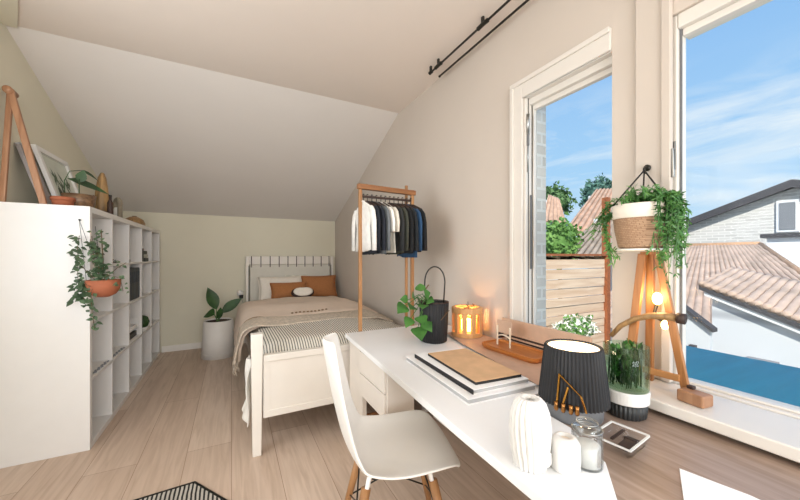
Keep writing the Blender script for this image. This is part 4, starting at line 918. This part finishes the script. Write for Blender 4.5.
for (dx, dz, L, W, dd) in ((-0.165, 0.015, 0.085, 0.075, (-1, -0.5, -0.2)), (-0.105, 0.055, 0.08, 0.065, (-0.6, -0.6, 0.5)), (-0.07, 0.095, 0.07, 0.055, (-0.2, -0.3, 1)), (-0.13, -0.055, 0.075, 0.06, (-0.9, -0.6, -0.4)), (-0.085, -0.105, 0.10, 0.085, (-0.3, -0.9, -0.35)), (-0.06, 0.02, 0.085, 0.07, (-0.5, -0.9, 0.1)), (-0.04, 0.07, 0.065, 0.055, (0.1, -0.8, 0.6)), (-0.115, 0.01, 0.08, 0.065, (-0.8, -0.8, 0.2)), (-0.075, -0.045, 0.085, 0.07, (-0.2, -1, -0.2)), (-0.15, 0.045, 0.06, 0.05, (-1, 0, 0.4)), (-0.05, -0.075, 0.08, 0.065, (0.2, -1, -0.4)), (-0.025, 0.04, 0.07, 0.055, (0.1, -1, 0.3)), (-0.08, 0.03, 0.06, 0.05, (-0.3, -0.9, 0.7))):
    p = c0+ax*(dx*0.85)+Vector((-0.02, -0.045, dz)); tube(bs, [c0+rv(r, 0.02), c0.lerp(p, 0.5)+Vector((0, 0, 0.05)), p], 0.0022, 5)
    leaf(bl, p, dd, L, W*1.1, 0.25, up=(-0.4, -0.9, 0.7), n=7, fold=0.12, shape=0.6)
finish('leaves', bl, M['leaf_mid'], t, smooth=True); finish('stems', bs, M['leaf_mid'], t, smooth=True)

# glowing wooden lantern
lx, ly = 1.266, 1.555
t = thing('wooden_lantern', 'glowing round slatted wooden lantern in the desk corner', 'lantern', (lx, ly, PZ))
bm = NB(); lathe(bm, (lx, ly, PZ), [(0.090, 0), (0.092, 0.004), (0.092, 0.022), (0.09, 0.026)], 48); finish('base', bm, M['lantern_wood'], t)
bm = NB(); lathe(bm, (lx, ly, PZ+0.135), [(0.088, 0.0), (0.092, 0.003), (0.092, 0.033), (0.088, 0.036), (0.070, 0.036), (0.070, 0.0)], 48, cap0=False, cap1=False)
finish('top_ring', bm, M['lantern_wood'], t)
for k in range(10):
    a = 2*PI*k/10+0.1; c_, s_ = math.cos(a), math.sin(a)
    bm = NB(); bx(bm, -0.0075, 0.0075, -0.013, 0.013, 0, 0.1095, Matrix.Translation((lx+0.0825*c_, ly+0.0825*s_, PZ+0.0258)) @ Matrix.Rotation(a, 4, 'Z')); finish('slat', bm, M['lantern_wood'], t)
bm = NB(); lathe(bm, (lx, ly, PZ+0.0262), [(0.030, 0), (0.034, 0.01), (0.034, 0.065), (0.03, 0.07)], 28); finish('candle_glass', bm, M['candle_glow'], t, smooth=True)
bm = NB(); 
for k in range(5): leaf(bm, (lx-0.075+0.03*k, ly-0.06+0.012*k, PZ+0.172), (R.uniform(-1, 1), R.uniform(-1, 1), 0.8), 0.035, 0.012, 0.2)
tube(bm, [(lx-0.05, ly-0.075, PZ+0.172), (lx-0.055, ly-0.076, PZ+0.215)], 0.002, 5); tube(bm, [(lx-0.08, ly-0.062, PZ+0.172), (lx+0.05, ly-0.01, PZ+0.1735)], 0.002, 5)
finish('dried_sprig', bm, M['stem'], t)
def point(name, loc, power, color, size=0.03):
    d = bpy.data.lights.new(name, 'POINT'); o = bpy.data.objects.new(name, d); C.objects.link(o); d.energy = power; d.color = color; d.shadow_soft_size = size; o.location = loc
point('lantern_light', (lx, ly, PZ+0.105), 0.7, (1.0, 0.62, 0.30), 0.01)

# tan desk organiser and the cherry tray in front of it
t = thing('desk_organiser', 'long tan leather organiser board standing beneath the narrow window', 'organiser', (1.352, 1.12, PZ))
bm = NB(); bx(bm, 1.346, 1.358, 0.84, 1.352, PZ, 0.826); finish('back_board', bm, M['tan_panel'], t, bevel=0.003)
for (x0, z) in ((1.335, 0.745), (1.328, 0.728), (1.321, 0.710)):
    bm = NB(); bx(bm, x0, 1.3459, 0.85, 1.30, z, z+0.006); finish('ledge', bm, M['tan_panel'], t)
bm = NB(); bx(bm, 1.338, 1.3459, 0.85, 1.30, PZ, 0.744); finish('slot', bm, M['brown_dark'], t)
bm = NB(); tube(bm, [(1.335, 1.335, 0.80), (1.325, 1.345, 0.75), (1.33, 1.34, 0.72)], 0.012, 8, 0.02); finish('tassel', bm, M['brown_dark'], t, smooth=True)
t = thing('wooden_tray', 'rounded cherry wood tray on the tan desk pad', 'tray', (1.245, 1.14, PZ))
def rrect(w, l, r_, n=6):
    out = []
    for (sx, sy, a0) in ((1, 1, 0), (-1, 1, PI/2), (-1, -1, PI), (1, -1, 3*PI/2)):
        for k in range(n+1):
            a = a0+PI/2*k/n; out.append((sx*(w/2-r_)+r_*math.cos(a), sy*(l/2-r_)+r_*math.sin(a)))
    return out
mtr = Matrix.Translation((1.240, 1.155, PZ)) @ Matrix.Rotation(0.06, 4, 'Z')
def rring(bm, w, l, r_, z): return [bm.verts.new(mtr @ Vector((x, y, z))) for x, y in rrect(w, l, r_)]
bm = NB(); L_ = [rring(bm, 0.135, 0.315, 0.03, 0), rring(bm, 0.152, 0.335, 0.035, 0.012), rring(bm, 0.156, 0.34, 0.037, 0.026), rring(bm, 0.140, 0.324, 0.03, 0.026), rring(bm, 0.132, 0.315, 0.028, 0.018)]
for q in range(4):
    n = len(L_[0])
    for k in range(n): bm.faces.new([L_[q][k], L_[q][(k+1) % n], L_[q+1][(k+1) % n], L_[q+1][k]])
bm.faces.new(L_[0]); finish('tray_body', bm, M['tray'], t, smooth=False)
bm = NB(); a_ = rring(bm, 0.132, 0.315, 0.028, 0.0178); b_ = rring(bm, 0.132, 0.315, 0.028, 0.0185); bm.faces.new(b_); bm.faces.new(a_[::-1]); 
for k in range(len(a_)): bm.faces.new([a_[k], a_[(k+1) % len(a_)], b_[(k+1) % len(a_)], b_[k]])
finish('tray_bottom', bm, M['tray'], t)
t = thing('note_holder', 'cream two-legged note holder standing on the cherry tray', 'stand', (1.25, 1.24, PZ+0.0187))
z0 = PZ+0.0187
for (x, y) in ((1.228, 1.262), (1.230, 1.178)):
    bm = NB(); bar(bm, (x, y, z0), (x, y, z0+0.10), 0.008, 0.006, (0, 1, 0)); finish('leg', bm, M['cream'], t, bevel=0.001)
bm = NB(); bx(bm, 1.2315, 1.2355, 1.172, 1.268, z0+0.065, z0+0.128); finish('card', bm, M['tan_panel'], t, bevel=0.001)
bm = NB(); pts = [(1.229, 1.262-0.084*k/10, z0+0.045+0.012*math.sin(PI*k/10)) for k in range(11)]; tube(bm, pts, 0.004, 6); finish('arched_rail', bm, M['cream'], t, smooth=True)

# pleated table lamp
tx, ty = 0.963, 0.660
t = thing('pleated_lamp', 'black pleated table lamp with grey base and glowing top', 'lamp', (tx, ty, KZ))
bm = NB(); lathe(bm, (tx, ty, KZ), [(0.080, 0), (0.083, 0.004), (0.086, 0.055), (0.06, 0.058)], 56); finish('base', bm, M['lamp_grey'], t, smooth=False)
pl = lambda a, z: 1+0.030*math.cos(52*a)
bm = NB(); lathe(bm, (tx, ty, KZ+0.050), [(0.099, 0), (0.0975, 0.02), (0.090, 0.09), (0.082, 0.165), (0.079, 0.170), (0.076, 0.165), (0.088, 0.06), (0.094, 0.0)], 280, cap0=False, cap1=False, mod=pl); finish('shade', bm, M['charcoal'], t, smooth=True)
bm = NB(); lathe(bm, (tx, ty, KZ+0.212), [(0.073, 0), (0.073, 0.003), (0.04, 0.005)], 48); finish('diffuser', bm, M['lamp_glow'], t)
bm = NB(); lathe(bm, (tx, ty, KZ+0.058), [(0.03, 0), (0.03, 0.152)], 20); finish('column', bm, M['lamp_grey'], t, smooth=True)
# brass ornament clipped on the front of the shade
vd = Vector((-0.80, -0.60, 0)).normalized(); sdv = Vector((-vd.y, vd.x, 0))
if sdv.x < 0: sdv = -sdv
def sh(a, z, out=0.006):   # point on the shade front: a across, z above the counter
    rad = 0.1-(z-0.05)*0.105+out; ang = a/rad; d = vd*math.cos(ang)+sdv*math.sin(ang)
    return Vector((tx, ty, KZ+z)) + d*rad
o_ = thing('brass_ornament', 'brass stick ornament with amber cups on the front of the pleated lamp', 'ornament', tuple(sh(-0.02, 0.06)))
bm = NB(); bar(bm, sh(-0.048, 0.058), sh(-0.040, 0.150), 0.005, 0.004); bar(bm, sh(-0.032, 0.062), sh(-0.016, 0.118), 0.005, 0.004); finish('stick', bm, M['brass'], o_)
bm = NB(); bar(bm, sh(-0.042, 0.152, 0.009), sh(0.016, 0.100, 0.011), 0.004, 0.003); bar(bm, sh(0.016, 0.100, 0.011), sh(0.030, 0.054, 0.010), 0.004, 0.003); finish('long_stick', bm, M['brass'], o_)
for a in (-0.050, -0.030, -0.010, 0.006):
    bm = NB(); p = sh(a, 0.056, 0.012); lathe(bm, p, [(0.004, -0.010), (0.007, -0.004), (0.005, 0.006), (0.006, 0.016)], 14); finish('cup', bm, M['amber'], o_, smooth=True)
point('lamp_light', (tx, ty, KZ+0.29), 0.9, (1.0, 0.78, 0.52), 0.03)

# white ribbed vase, white jar, glass jar, glass dish
vx, vy = 0.620, 0.533
t = thing('ribbed_vase', 'white ribbed barrel vase at the near desk edge', 'vase', (vx, vy, DZ))
rb = lambda a, z: 1.03-0.15*abs(math.cos(10*(a+z*1.6)))**5
bm = NB(); lathe(bm, (vx, vy, DZ), [(0.030, 0), (0.036, 0.004), (0.0435, 0.05), (0.046, 0.09), (0.043, 0.125), (0.035, 0.148), (0.026, 0.158), (0.017, 0.160), (0.015, 0.150), (0.018, 0.1)], 180, mod=rb); finish('vase_body', bm, M['white_ceramic'], t, smooth=True)
bm = NB(); bx(bm, -0.009, 0.009, -0.004, 0.004, 0.02, 0.046, Matrix.Translation((vx+0.012, vy-0.041, DZ)) @ Matrix.Rotation(0.3, 4, 'Z')); finish('label_tab', bm, M['white_ceramic'], t, bevel=0.002)
t = thing('white_jar', 'small plain white jar between the ribbed vase and glass jar', 'jar', (0.683, 0.487, DZ))
bm = NB(); lathe(bm, (0.683, 0.487, DZ), [(0.026, 0), (0.031, 0.004), (0.0325, 0.03), (0.031, 0.062), (0.024, 0.074), (0.013, 0.077), (0.011, 0.068)], 36); finish('jar_body', bm, M['white_ceramic'], t, smooth=True)
bm = NB(); lathe(bm, (0.683, 0.487, DZ+0.066), [(0.010, 0), (0.010, 0.004)], 16); finish('wax', bm, M['cream'], t)
t = thing('glass_jar', 'clear glass jar with white filling and glass knob lid', 'jar', (0.742, 0.473, DZ))
bm = NB(); lathe(bm, (0.742, 0.473, DZ), [(0.030, 0), (0.033, 0.004), (0.033, 0.075), (0.030, 0.085), (0.027, 0.085), (0.030, 0.072), (0.030, 0.005)], 40, cap1=False); finish('glass_body', bm, M['clear'], t, smooth=True)
bm = NB(); lathe(bm, (0.742, 0.473, DZ+0.006), [(0.0285, 0), (0.0285, 0.042), (0.024, 0.046)], 32); finish('filling', bm, M['white_ceramic'], t, smooth=True)
bm = NB(); lathe(bm, (0.742, 0.473, DZ+0.0855), [(0.031, 0), (0.031, 0.004), (0.022, 0.014), (0.012, 0.020), (0.010, 0.022)], 36); finish('lid', bm, M['clear'], t, smooth=True)
bm = NB(); 
for z, rr_ in ((0.086, 0.0315), (0.101, 0.0222)): tube(bm, [(0.742+rr_*math.cos(2*PI*k/24), 0.473+rr_*math.sin(2*PI*k/24), DZ+z) for k in range(25)], 0.0018, 6)
finish('metal_ring', bm, M['steel'], t, smooth=True)
M['dish_glass'] = glass_mat('dish_glass', (0.985, 0.985, 0.985), 0.03, 0.08)
t = thing('glass_dish', 'square cut glass dish lying on the wooden counter', 'dish', (0.925, 0.50, KZ))
mg_ = Matrix.Translation((0.922, 0.497, KZ)) @ Matrix.Rotation(0.12, 4, 'Z')
def gring(bm, w, l, z, cc=0.012): return [bm.verts.new(mg_ @ Vector((x, y, z))) for x, y in rrect(w, l, cc, 2)]
bm = NB(); L_ = [gring(bm, 0.112, 0.085, 0), gring(bm, 0.130, 0.100, 0.022), gring(bm, 0.116, 0.086, 0.024), gring(bm, 0.075, 0.05, 0.008)]
n = len(L_[0])
for q in range(3):
    for k in range(n): bm.faces.new([L_[q][k], L_[q][(k+1) % n], L_[q+1][(k+1) % n], L_[q+1][k]])
bm.faces.new(L_[0]); bm.faces.new(L_[-1]); finish('glass_body', bm, M['dish_glass'], t)
bm = NB(); bx(bm, -0.055, 0.0, -0.038, -0.012, 0.016, 0.021, mg_); bx(bm, -0.03, 0.045, 0.005, 0.012, 0.018, 0.022, mg_); bx(bm, 0.02, 0.05, -0.03, 0.0, 0.012, 0.02, mg_ @ Matrix.Rotation(0.3, 4, 'Y')); finish('facet_insert', bm, M['brown_dark'], t)  # dark slips stand in for reflections in the cut glass
bm = NB(); bx(bm, -0.062, 0.062, 0.043, 0.048, 0.022, 0.0255, mg_); bx(bm, 0.058, 0.063, -0.046, 0.043, 0.022, 0.0255, mg_); bx(bm, -0.062, 0.058, -0.048, -0.043, 0.022, 0.0255, mg_); bx(bm, -0.063, -0.058, -0.043, 0.043, 0.022, 0.0255, mg_); finish('rim', bm, M['white_ceramic'], t)  # white edging carries the bright glints of the glass

# green glass vase on white block on dark ribbed bowl
gx, gy = 1.112, 0.582
t = thing('ribbed_bowl', 'dark ribbed bowl under the white block beside the window ledge', 'bowl', (gx, gy, KZ))
bm = NB(); lathe(bm, (gx, gy, KZ), [(0.046, 0), (0.053, 0.006), (0.056, 0.042), (0.05, 0.045)], 150, mod=lambda a, z: 1+0.03*math.cos(30*a)); finish('bowl_body', bm, M['dark_ribbed'], t, smooth=True)
bm = NB(); lathe(bm, (gx, gy, KZ+0.045), [(0.05, 0), (0.05, 0.0015)], 30); finish('lid', bm, M['black'], t)
bm = NB(); lathe(bm, (gx, gy, KZ+0.0468), [(0.058, 0), (0.061, 0.003), (0.0625, 0.036), (0.060, 0.039)], 44)
tag(finish('white_block', bm, M['white_ceramic']), 'white round block between the dark ribbed bowl and the green vase', 'stand')
GZ = KZ+0.0860
t = thing('green_vase', 'green glass vase of leafy stems beside the window ledge', 'vase', (gx, gy, GZ))
bm = NB(); lathe(bm, (gx, gy, GZ), [(0.056, 0), (0.060, 0.004), (0.062, 0.07), (0.062, 0.135), (0.059, 0.135), (0.059, 0.07), (0.056, 0.008)], 48, cap1=False); finish('glass_body', bm, M['green_glass'], t, smooth=True)
r = random.Random(5); bl = NB(); bs = NB()
for k in range(80):
    a = r.uniform(0, 2*PI); q = r.uniform(0.005, 0.050); p = Vector((gx+q*math.cos(a), gy+q*math.sin(a), GZ+0.012)); p2 = Vector((gx+q*1.05*math.cos(a+0.3), gy+q*1.05*math.sin(a+0.3), GZ+r.uniform(0.09, 0.15))); tube(bs, [p, p2], 0.0015, 5)
    for j in range(4):
        b_ = p.lerp(p2, r.uniform(0.25, 0.9)); b_.x = gx+(b_.x-gx)*0.75; b_.y = gy+(b_.y-gy)*0.75
        leaf(bl, b_, (r.uniform(-.5, .5), r.uniform(-.5, .5), r.uniform(0.3, 1)), r.uniform(0.022, 0.036), 0.017, 0.1, n=3)
finish('leaves', bl, M['leaf_mid'], t, smooth=True); finish('stems', bs, M['leaf_dark'], t, smooth=True)

# wooden tripod lamp on the ledge
LZ = 0.7185
t = thing('tripod_lamp', 'wooden tripod lamp with lit bulbs standing on the window ledge', 'lamp', (1.31, 0.60, LZ))
top = Vector((1.312, 0.607, 1.178))
bm = NB(); bar(bm, (1.318, 0.506, LZ), top+Vector((0.004, -0.022, 0)), 0.022, 0.016, (0, 1, 0)); finish('leg', bm, M['tripod'], t, bevel=0.002)
bm = NB(); bar(bm, (1.296, 0.672, LZ), top+Vector((-0.012, 0.018, 0.0)), 0.026, 0.016, (0, 1, 0)); finish('leg', bm, M['tripod'], t, bevel=0.002)
bm = NB(); bar(bm, (1.356, 0.630, LZ), top+Vector((0.012, 0.004, 0)), 0.024, 0.016, (0, 1, 0)); finish('leg', bm, M['tripod'], t, bevel=0.002)
bm = NB(); bar(bm, (1.300, 0.652, LZ+0.05), (1.306, 0.520, LZ+0.05), 0.022, 0.012, (0, 0, 1)); finish('crosspiece', bm, M['oak_y'], t, bevel=0.002)
bm = NB(); bx(bm, 1.298, 1.334, 0.578, 0.632, 1.176, 1.186); finish('top_plate', bm, M['tripod'], t)
pts = [(1.262, 0.712, 0.872), (1.264, 0.68, 0.915), (1.266, 0.635, 0.948), (1.27, 0.59, 0.966), (1.274, 0.545, 0.972), (1.276, 0.512, 0.970)]
bm = NB(); tube(bm, pts, 0.008, 10, 0.013); finish('curved_arm', bm, M['driftwood'], t, smooth=True)
bm = NB(); tube(bm, [(1.276, 0.514, 0.971), (1.277, 0.494, 0.970)], 0.017, 14); finish('arm_knob', bm, M['brown_dark'], t, smooth=True)
bm = NB(); tube(bm, [(1.276, 0.60, 0.962), (1.318, 0.60, 0.962), (1.322, 0.592, 1.0)], 0.005, 8); tube(bm, [(1.318, 0.60, 0.962), (1.326, 0.577, 0.945)], 0.005, 8); finish('lamp_holder', bm, M['black'], t, smooth=True)
bm = NB(); ellipsoid(bm, (1.322, 0.590, 1.022), 0.015, 0.015, 0.022); finish('bulb', bm, M['bulb_glow'], t, smooth=True)
bm = NB(); ellipsoid(bm, (1.329, 0.571, 0.932), 0.011, 0.011, 0.016); finish('bulb', bm, M['bulb_glow'], t, smooth=True)  # smaller glowing ellipsoid added for the reflection of the upper one
point('tripod_light', (1.290, 0.585, 1.03), 0.6, (1.0, 0.68, 0.36), 0.02)
t = thing('wood_block', 'small brown wood block at the tripod foot on the ledge', 'block', (1.255, 0.462, LZ))
mb_ = Matrix.Translation((1.262, 0.466, LZ)) @ Matrix.Rotation(-0.15, 4, 'Z')
bm = NB(); bx(bm, -0.026, 0.026, -0.036, 0.034, 0, 0.036, mb_); finish('block_body', bm, M['trestle'], t, bevel=0.005)
bm = NB(); bx(bm, 0.008, 0.024, 0.008, 0.026, 0.0362, 0.046, mb_); finish('peg', bm, M['brown_dark'], t, bevel=0.002)

# hanging woven planter with fern
hx_, hy_ = 1.275, 0.618
t = thing('hanging_planter', 'woven hanging planter with trailing fern between the windows', 'planter', (hx_, hy_, 1.19))
t['label'] = 'woven hanging planter with trailing fern in front of the window post'
def ell(r0): return r0
bm = NB(); lathe(bm, (hx_, hy_, 1.197), [(0.060, 0), (0.068, 0.006), (0.078, 0.06), (0.083, 0.104)], 60, mod=lambda a, z: 1+0.006*math.cos(40*a)); finish('basket', bm, M['basket'], t, smooth=False)
bm = NB(); lathe(bm, (hx_, hy_, 1.301), [(0.0845, 0), (0.087, 0.002), (0.089, 0.046), (0.086, 0.048), (0.082, 0.044), (0.080, 0.0)], 60, cap0=False, cap1=False); finish('rim', bm, M['cream_fabric'], t, smooth=True)
bm = NB(); lathe(bm, (hx_, hy_, 1.1875), [(0.056, 0), (0.070, 0.003), (0.070, 0.0085), (0.06, 0.009)], 44); finish('saucer', bm, M['white_ceramic'], t)
bm = NB(); lathe(bm, (hx_, hy_, 1.325), [(0.079, 0), (0.079, 0.008)], 36); finish('soil', bm, M['soil'], t)
hk = Vector((1.352, 0.645, 1.487))
bm = NB(); tube(bm, [(1.382, 0.648, 1.50), (1.362, 0.647, 1.50), (1.352, 0.645, 1.492), (1.352, 0.645, 1.482), (1.360, 0.646, 1.478)], 0.005, 8); tube(bm, [(1.3815, 0.648, 1.500), (1.375, 0.648, 1.500)], 0.012, 14); finish('hook', bm, M['black'], t, smooth=True)
bm = NB()
for a in (2.2, 4.6, 0.4):
    tube(bm, [hk, (hx_+0.088*math.cos(a), hy_+0.088*math.sin(a), 1.345)], 0.0028, 6)
finish('cord', bm, M['rope'], t, smooth=True)
r = random.Random(21); bl = NB(); bs = NB()
def frond(pts, n, size):
    pts = [Vector(p) for p in pts]; tube(bs, pts, 0.0012, 4)
    for i in range(n):
        k = i/(n-1)*(len(pts)-1); j = min(int(k), len(pts)-2); p = pts[j].lerp(pts[j+1], k-j)
        for q in range(3):
            leaf(bl, p+rv(r, 0.004), rv(r)+Vector((0, 0, -0.15)), size*r.uniform(0.7, 1.3), size*0.33, 0.2, n=2, up=rv(r)+Vector((-0.5, -0.5, 0.4)))
cz = 1.335
for k in range(40):   # crown
    a = r.uniform(0, 2*PI); q = r.uniform(0.03, 0.105); h = r.uniform(0.0, 0.05)
    frond([(hx_, hy_, cz), (hx_+q*0.6*math.cos(a), hy_+q*0.6*math.sin(a), cz+0.03+h), (hx_+q*math.cos(a), hy_+q*math.sin(a), cz+0.02+h*0.6)], 9, 0.018)
for k in range(48):   # long drape on the near right side
    y_ = hy_-r.uniform(0.05, 0.115); x_ = hx_+r.uniform(-0.045, 0.05); dz = r.uniform(0.08, 0.27)*(1.0-0.3*abs(x_-hx_)/0.05)
    frond([(hx_+0.3*(x_-hx_), hy_-0.05, cz), (hx_+0.7*(x_-hx_), hy_-0.095, cz+0.04), (x_, y_-0.006, cz-0.02), (x_+r.uniform(-.012, .012), y_-r.uniform(-0.01, 0.012), cz-dz)], 18, 0.018)
for k in range(9):    # wisps on the far left
    dy = r.uniform(0.09, 0.16); dz = r.uniform(0.0, 0.10)
    frond([(hx_-0.02, hy_+0.04, cz), (hx_-0.05, hy_+0.085, cz+0.025), (hx_-0.05+r.uniform(-.02, .02), hy_+dy, cz-dz)], 9, 0.017)
for k in range(7):    # below the basket, left
    frond([(hx_-0.05, hy_+0.05, cz), (hx_-0.075, hy_+0.085, cz-0.03), (hx_-0.06, hy_+0.08, 1.22), (hx_-0.05+r.uniform(-.03, .02), hy_+r.uniform(0.03, 0.08), r.uniform(1.145, 1.175))], 15, 0.016)
for k in range(5):
    x_ = hx_-0.07+0.03*r.random(); frond([(hx_, hy_-0.03, cz), (x_, hy_-0.075, cz+0.03), (x_-0.01, hy_-0.085, r.uniform(1.24, 1.29))], 10, 0.016)
finish('fern_leaves', bl, M['leaf_fern'], t); finish('fern_stems', bs, M['leaf_mid'], t)

# ---- shell chair
ch = thing('shell_chair', 'white moulded shell chair with wooden legs at the desk', 'chair', (0.552, 1.085, 0))
ch.rotation_euler.z = -0.30
prof = [(0.215, 0.395, 0.15), (0.20, 0.428, 0.185), (0.13, 0.437, 0.205), (0.03, 0.425, 0.212), (-0.06, 0.421, 0.208), (-0.13, 0.432, 0.198), (-0.178, 0.468, 0.188), (-0.205, 0.53, 0.186), (-0.224, 0.61, 0.190), (-0.242, 0.69, 0.186), (-0.258, 0.78, 0.168), (-0.267, 0.83, 0.128), (-0.270, 0.852, 0.07)]
bm = NB(); NC = 12; rows = []
for i, (x, z, hw) in enumerate(prof):
    row = []
    for j in range(NC+1):
        s = j/NC*2-1; y = s*hw
        up = 0.030*s**4 if i < 6 else 0.0; fw = (0.045*s*s if i >= 6 else 0.012*s**4 if i > 3 else -0.03*s**4 if i < 2 else 0)
        row.append(bm.verts.new((x+fw, y, z+up+0.025)))
    rows.append(row)
for i in range(len(rows)-1):
    for j in range(NC): bm.faces.new([rows[i][j], rows[i][j+1], rows[i+1][j+1], rows[i+1][j]])
finish('shell', bm, mat('chair_shell', 'efece6', 0.4, var=0.01), ch, smooth=True, solid=0.011, subsurf=2, w=False)
for (sx, sy) in ((1, 1), (1, -1), (-1, 1), (-1, -1)):
    bm = NB(); tube(bm, [(sx*0.115-0.01, sy*0.115, 0.395), (sx*0.205-0.01, sy*0.20, 0.0)], 0.0165, 14, 0.011); finish('leg', bm, M['oak'], ch, smooth=True, w=False)
    bm = NB(); tube(bm, [(sx*0.085-0.01, sy*0.10, 0.437), (sx*0.105-0.01, sy*0.112, 0.425), (sx*0.125-0.01, sy*0.125, 0.335)], 0.008, 8); finish('leg_clip', bm, M['white_lam'], ch, smooth=True, w=False)
    bm = NB(); lathe(bm, (sx*0.085-0.01, sy*0.10, 0.418), [(0.014, 0), (0.014, 0.020)], 14); finish('shock_mount', bm, M['black'], ch, smooth=True, w=False)
bm = NB()
for (a, b) in (((1, 1), (1, -1)), ((-1, 1), (-1, -1)), ((1, 1), (-1, 1)), ((1, -1), (-1, -1))):
    f = lambda q, k: (q[0]*(0.12+0.075*k)-0.01, q[1]*(0.12+0.072*k), 0.35-0.31*k)
    tube(bm, [f(a, 0.05), f(b, 0.55)], 0.0032, 6); tube(bm, [f(b, 0.05), f(a, 0.55)], 0.0032, 6)
finish('wire_brace', bm, M['black'], ch, smooth=True, w=False)

# ---- rug corner
rg = thing('hexagon_rug', 'black and white striped hexagonal rug on the floor in front', 'rug', (-0.45, 1.55, 0))
rc = Vector((-0.168, 1.985)); s_ = 0.52
rc.y -= 0.02; c_r = rc+Vector((-0.442, -0.897))*s_
ang0 = math.atan2(rc.y-c_r.y, rc.x-c_r.x)
hexa = [(c_r.x+(rc-c_r).length*math.cos(ang0+k*PI/3), c_r.y+(rc-c_r).length*math.sin(ang0+k*PI/3)) for k in range(6)]
bm = NB(); prism(bm, [(c_r.x+(x-c_r.x)*0.985, c_r.y+(y-c_r.y)*0.985, 0.001) for x, y in hexa], (0, 0, 0.008)); finish('rug_field', bm, stripe_mat('rug_stripe', '1d1c1b', 'b9b3a8', 'X', 17.0, 0.45, 1.2), rg)
bm = NB(); tube(bm, [(x, y, 0.0065) for x, y in hexa+hexa[:1]], 0.0062, 8); finish('border', bm, M['black'], rg, smooth=True)

# ---- black curtain rods on the ceiling
t = thing('ceiling_rod', 'black ceiling rod with clips, farther from the window wall', 'curtain rod', (1.25, 0.5, 2.47), 'ceiling rods')
bm = NB(); tube(bm, [(1.252, 1.945, 2.47), (1.252, -1.2, 2.47)], 0.0065, 8); finish('rod', bm, M['black'], t, smooth=True)
for y, l_ in ((1.935, 0.03), (1.84, 0.07), (1.40, 0.08), (0.6, 0.08)):
    bm = NB(); tube(bm, [(1.252, y-l_/2, 2.47), (1.252, y, 2.472), (1.252, y+l_/2, 2.47)], 0.012, 10); bx(bm, 1.246, 1.258, y-0.008, y+0.008, 2.472, ZC); finish('clip', bm, M['black'], t)
t = thing('ceiling_rod', 'plain black ceiling rod right against the window wall', 'curtain rod', (1.34, 0.5, 2.47), 'ceiling rods')
bm = NB(); tube(bm, [(1.335, 1.945, 2.47), (1.335, -1.2, 2.47)], 0.0065, 8); ellipsoid(bm, (1.335, 1.945, 2.47), 0.009, 0.012, 0.009, 10, 6); finish('rod', bm, M['black'], t, smooth=True)
for y in (0.9, -0.2):
    bm = NB(); bx(bm, 1.329, 1.341, y-0.008, y+0.008, 2.475, ZC); finish('clip', bm, M['black'], t)
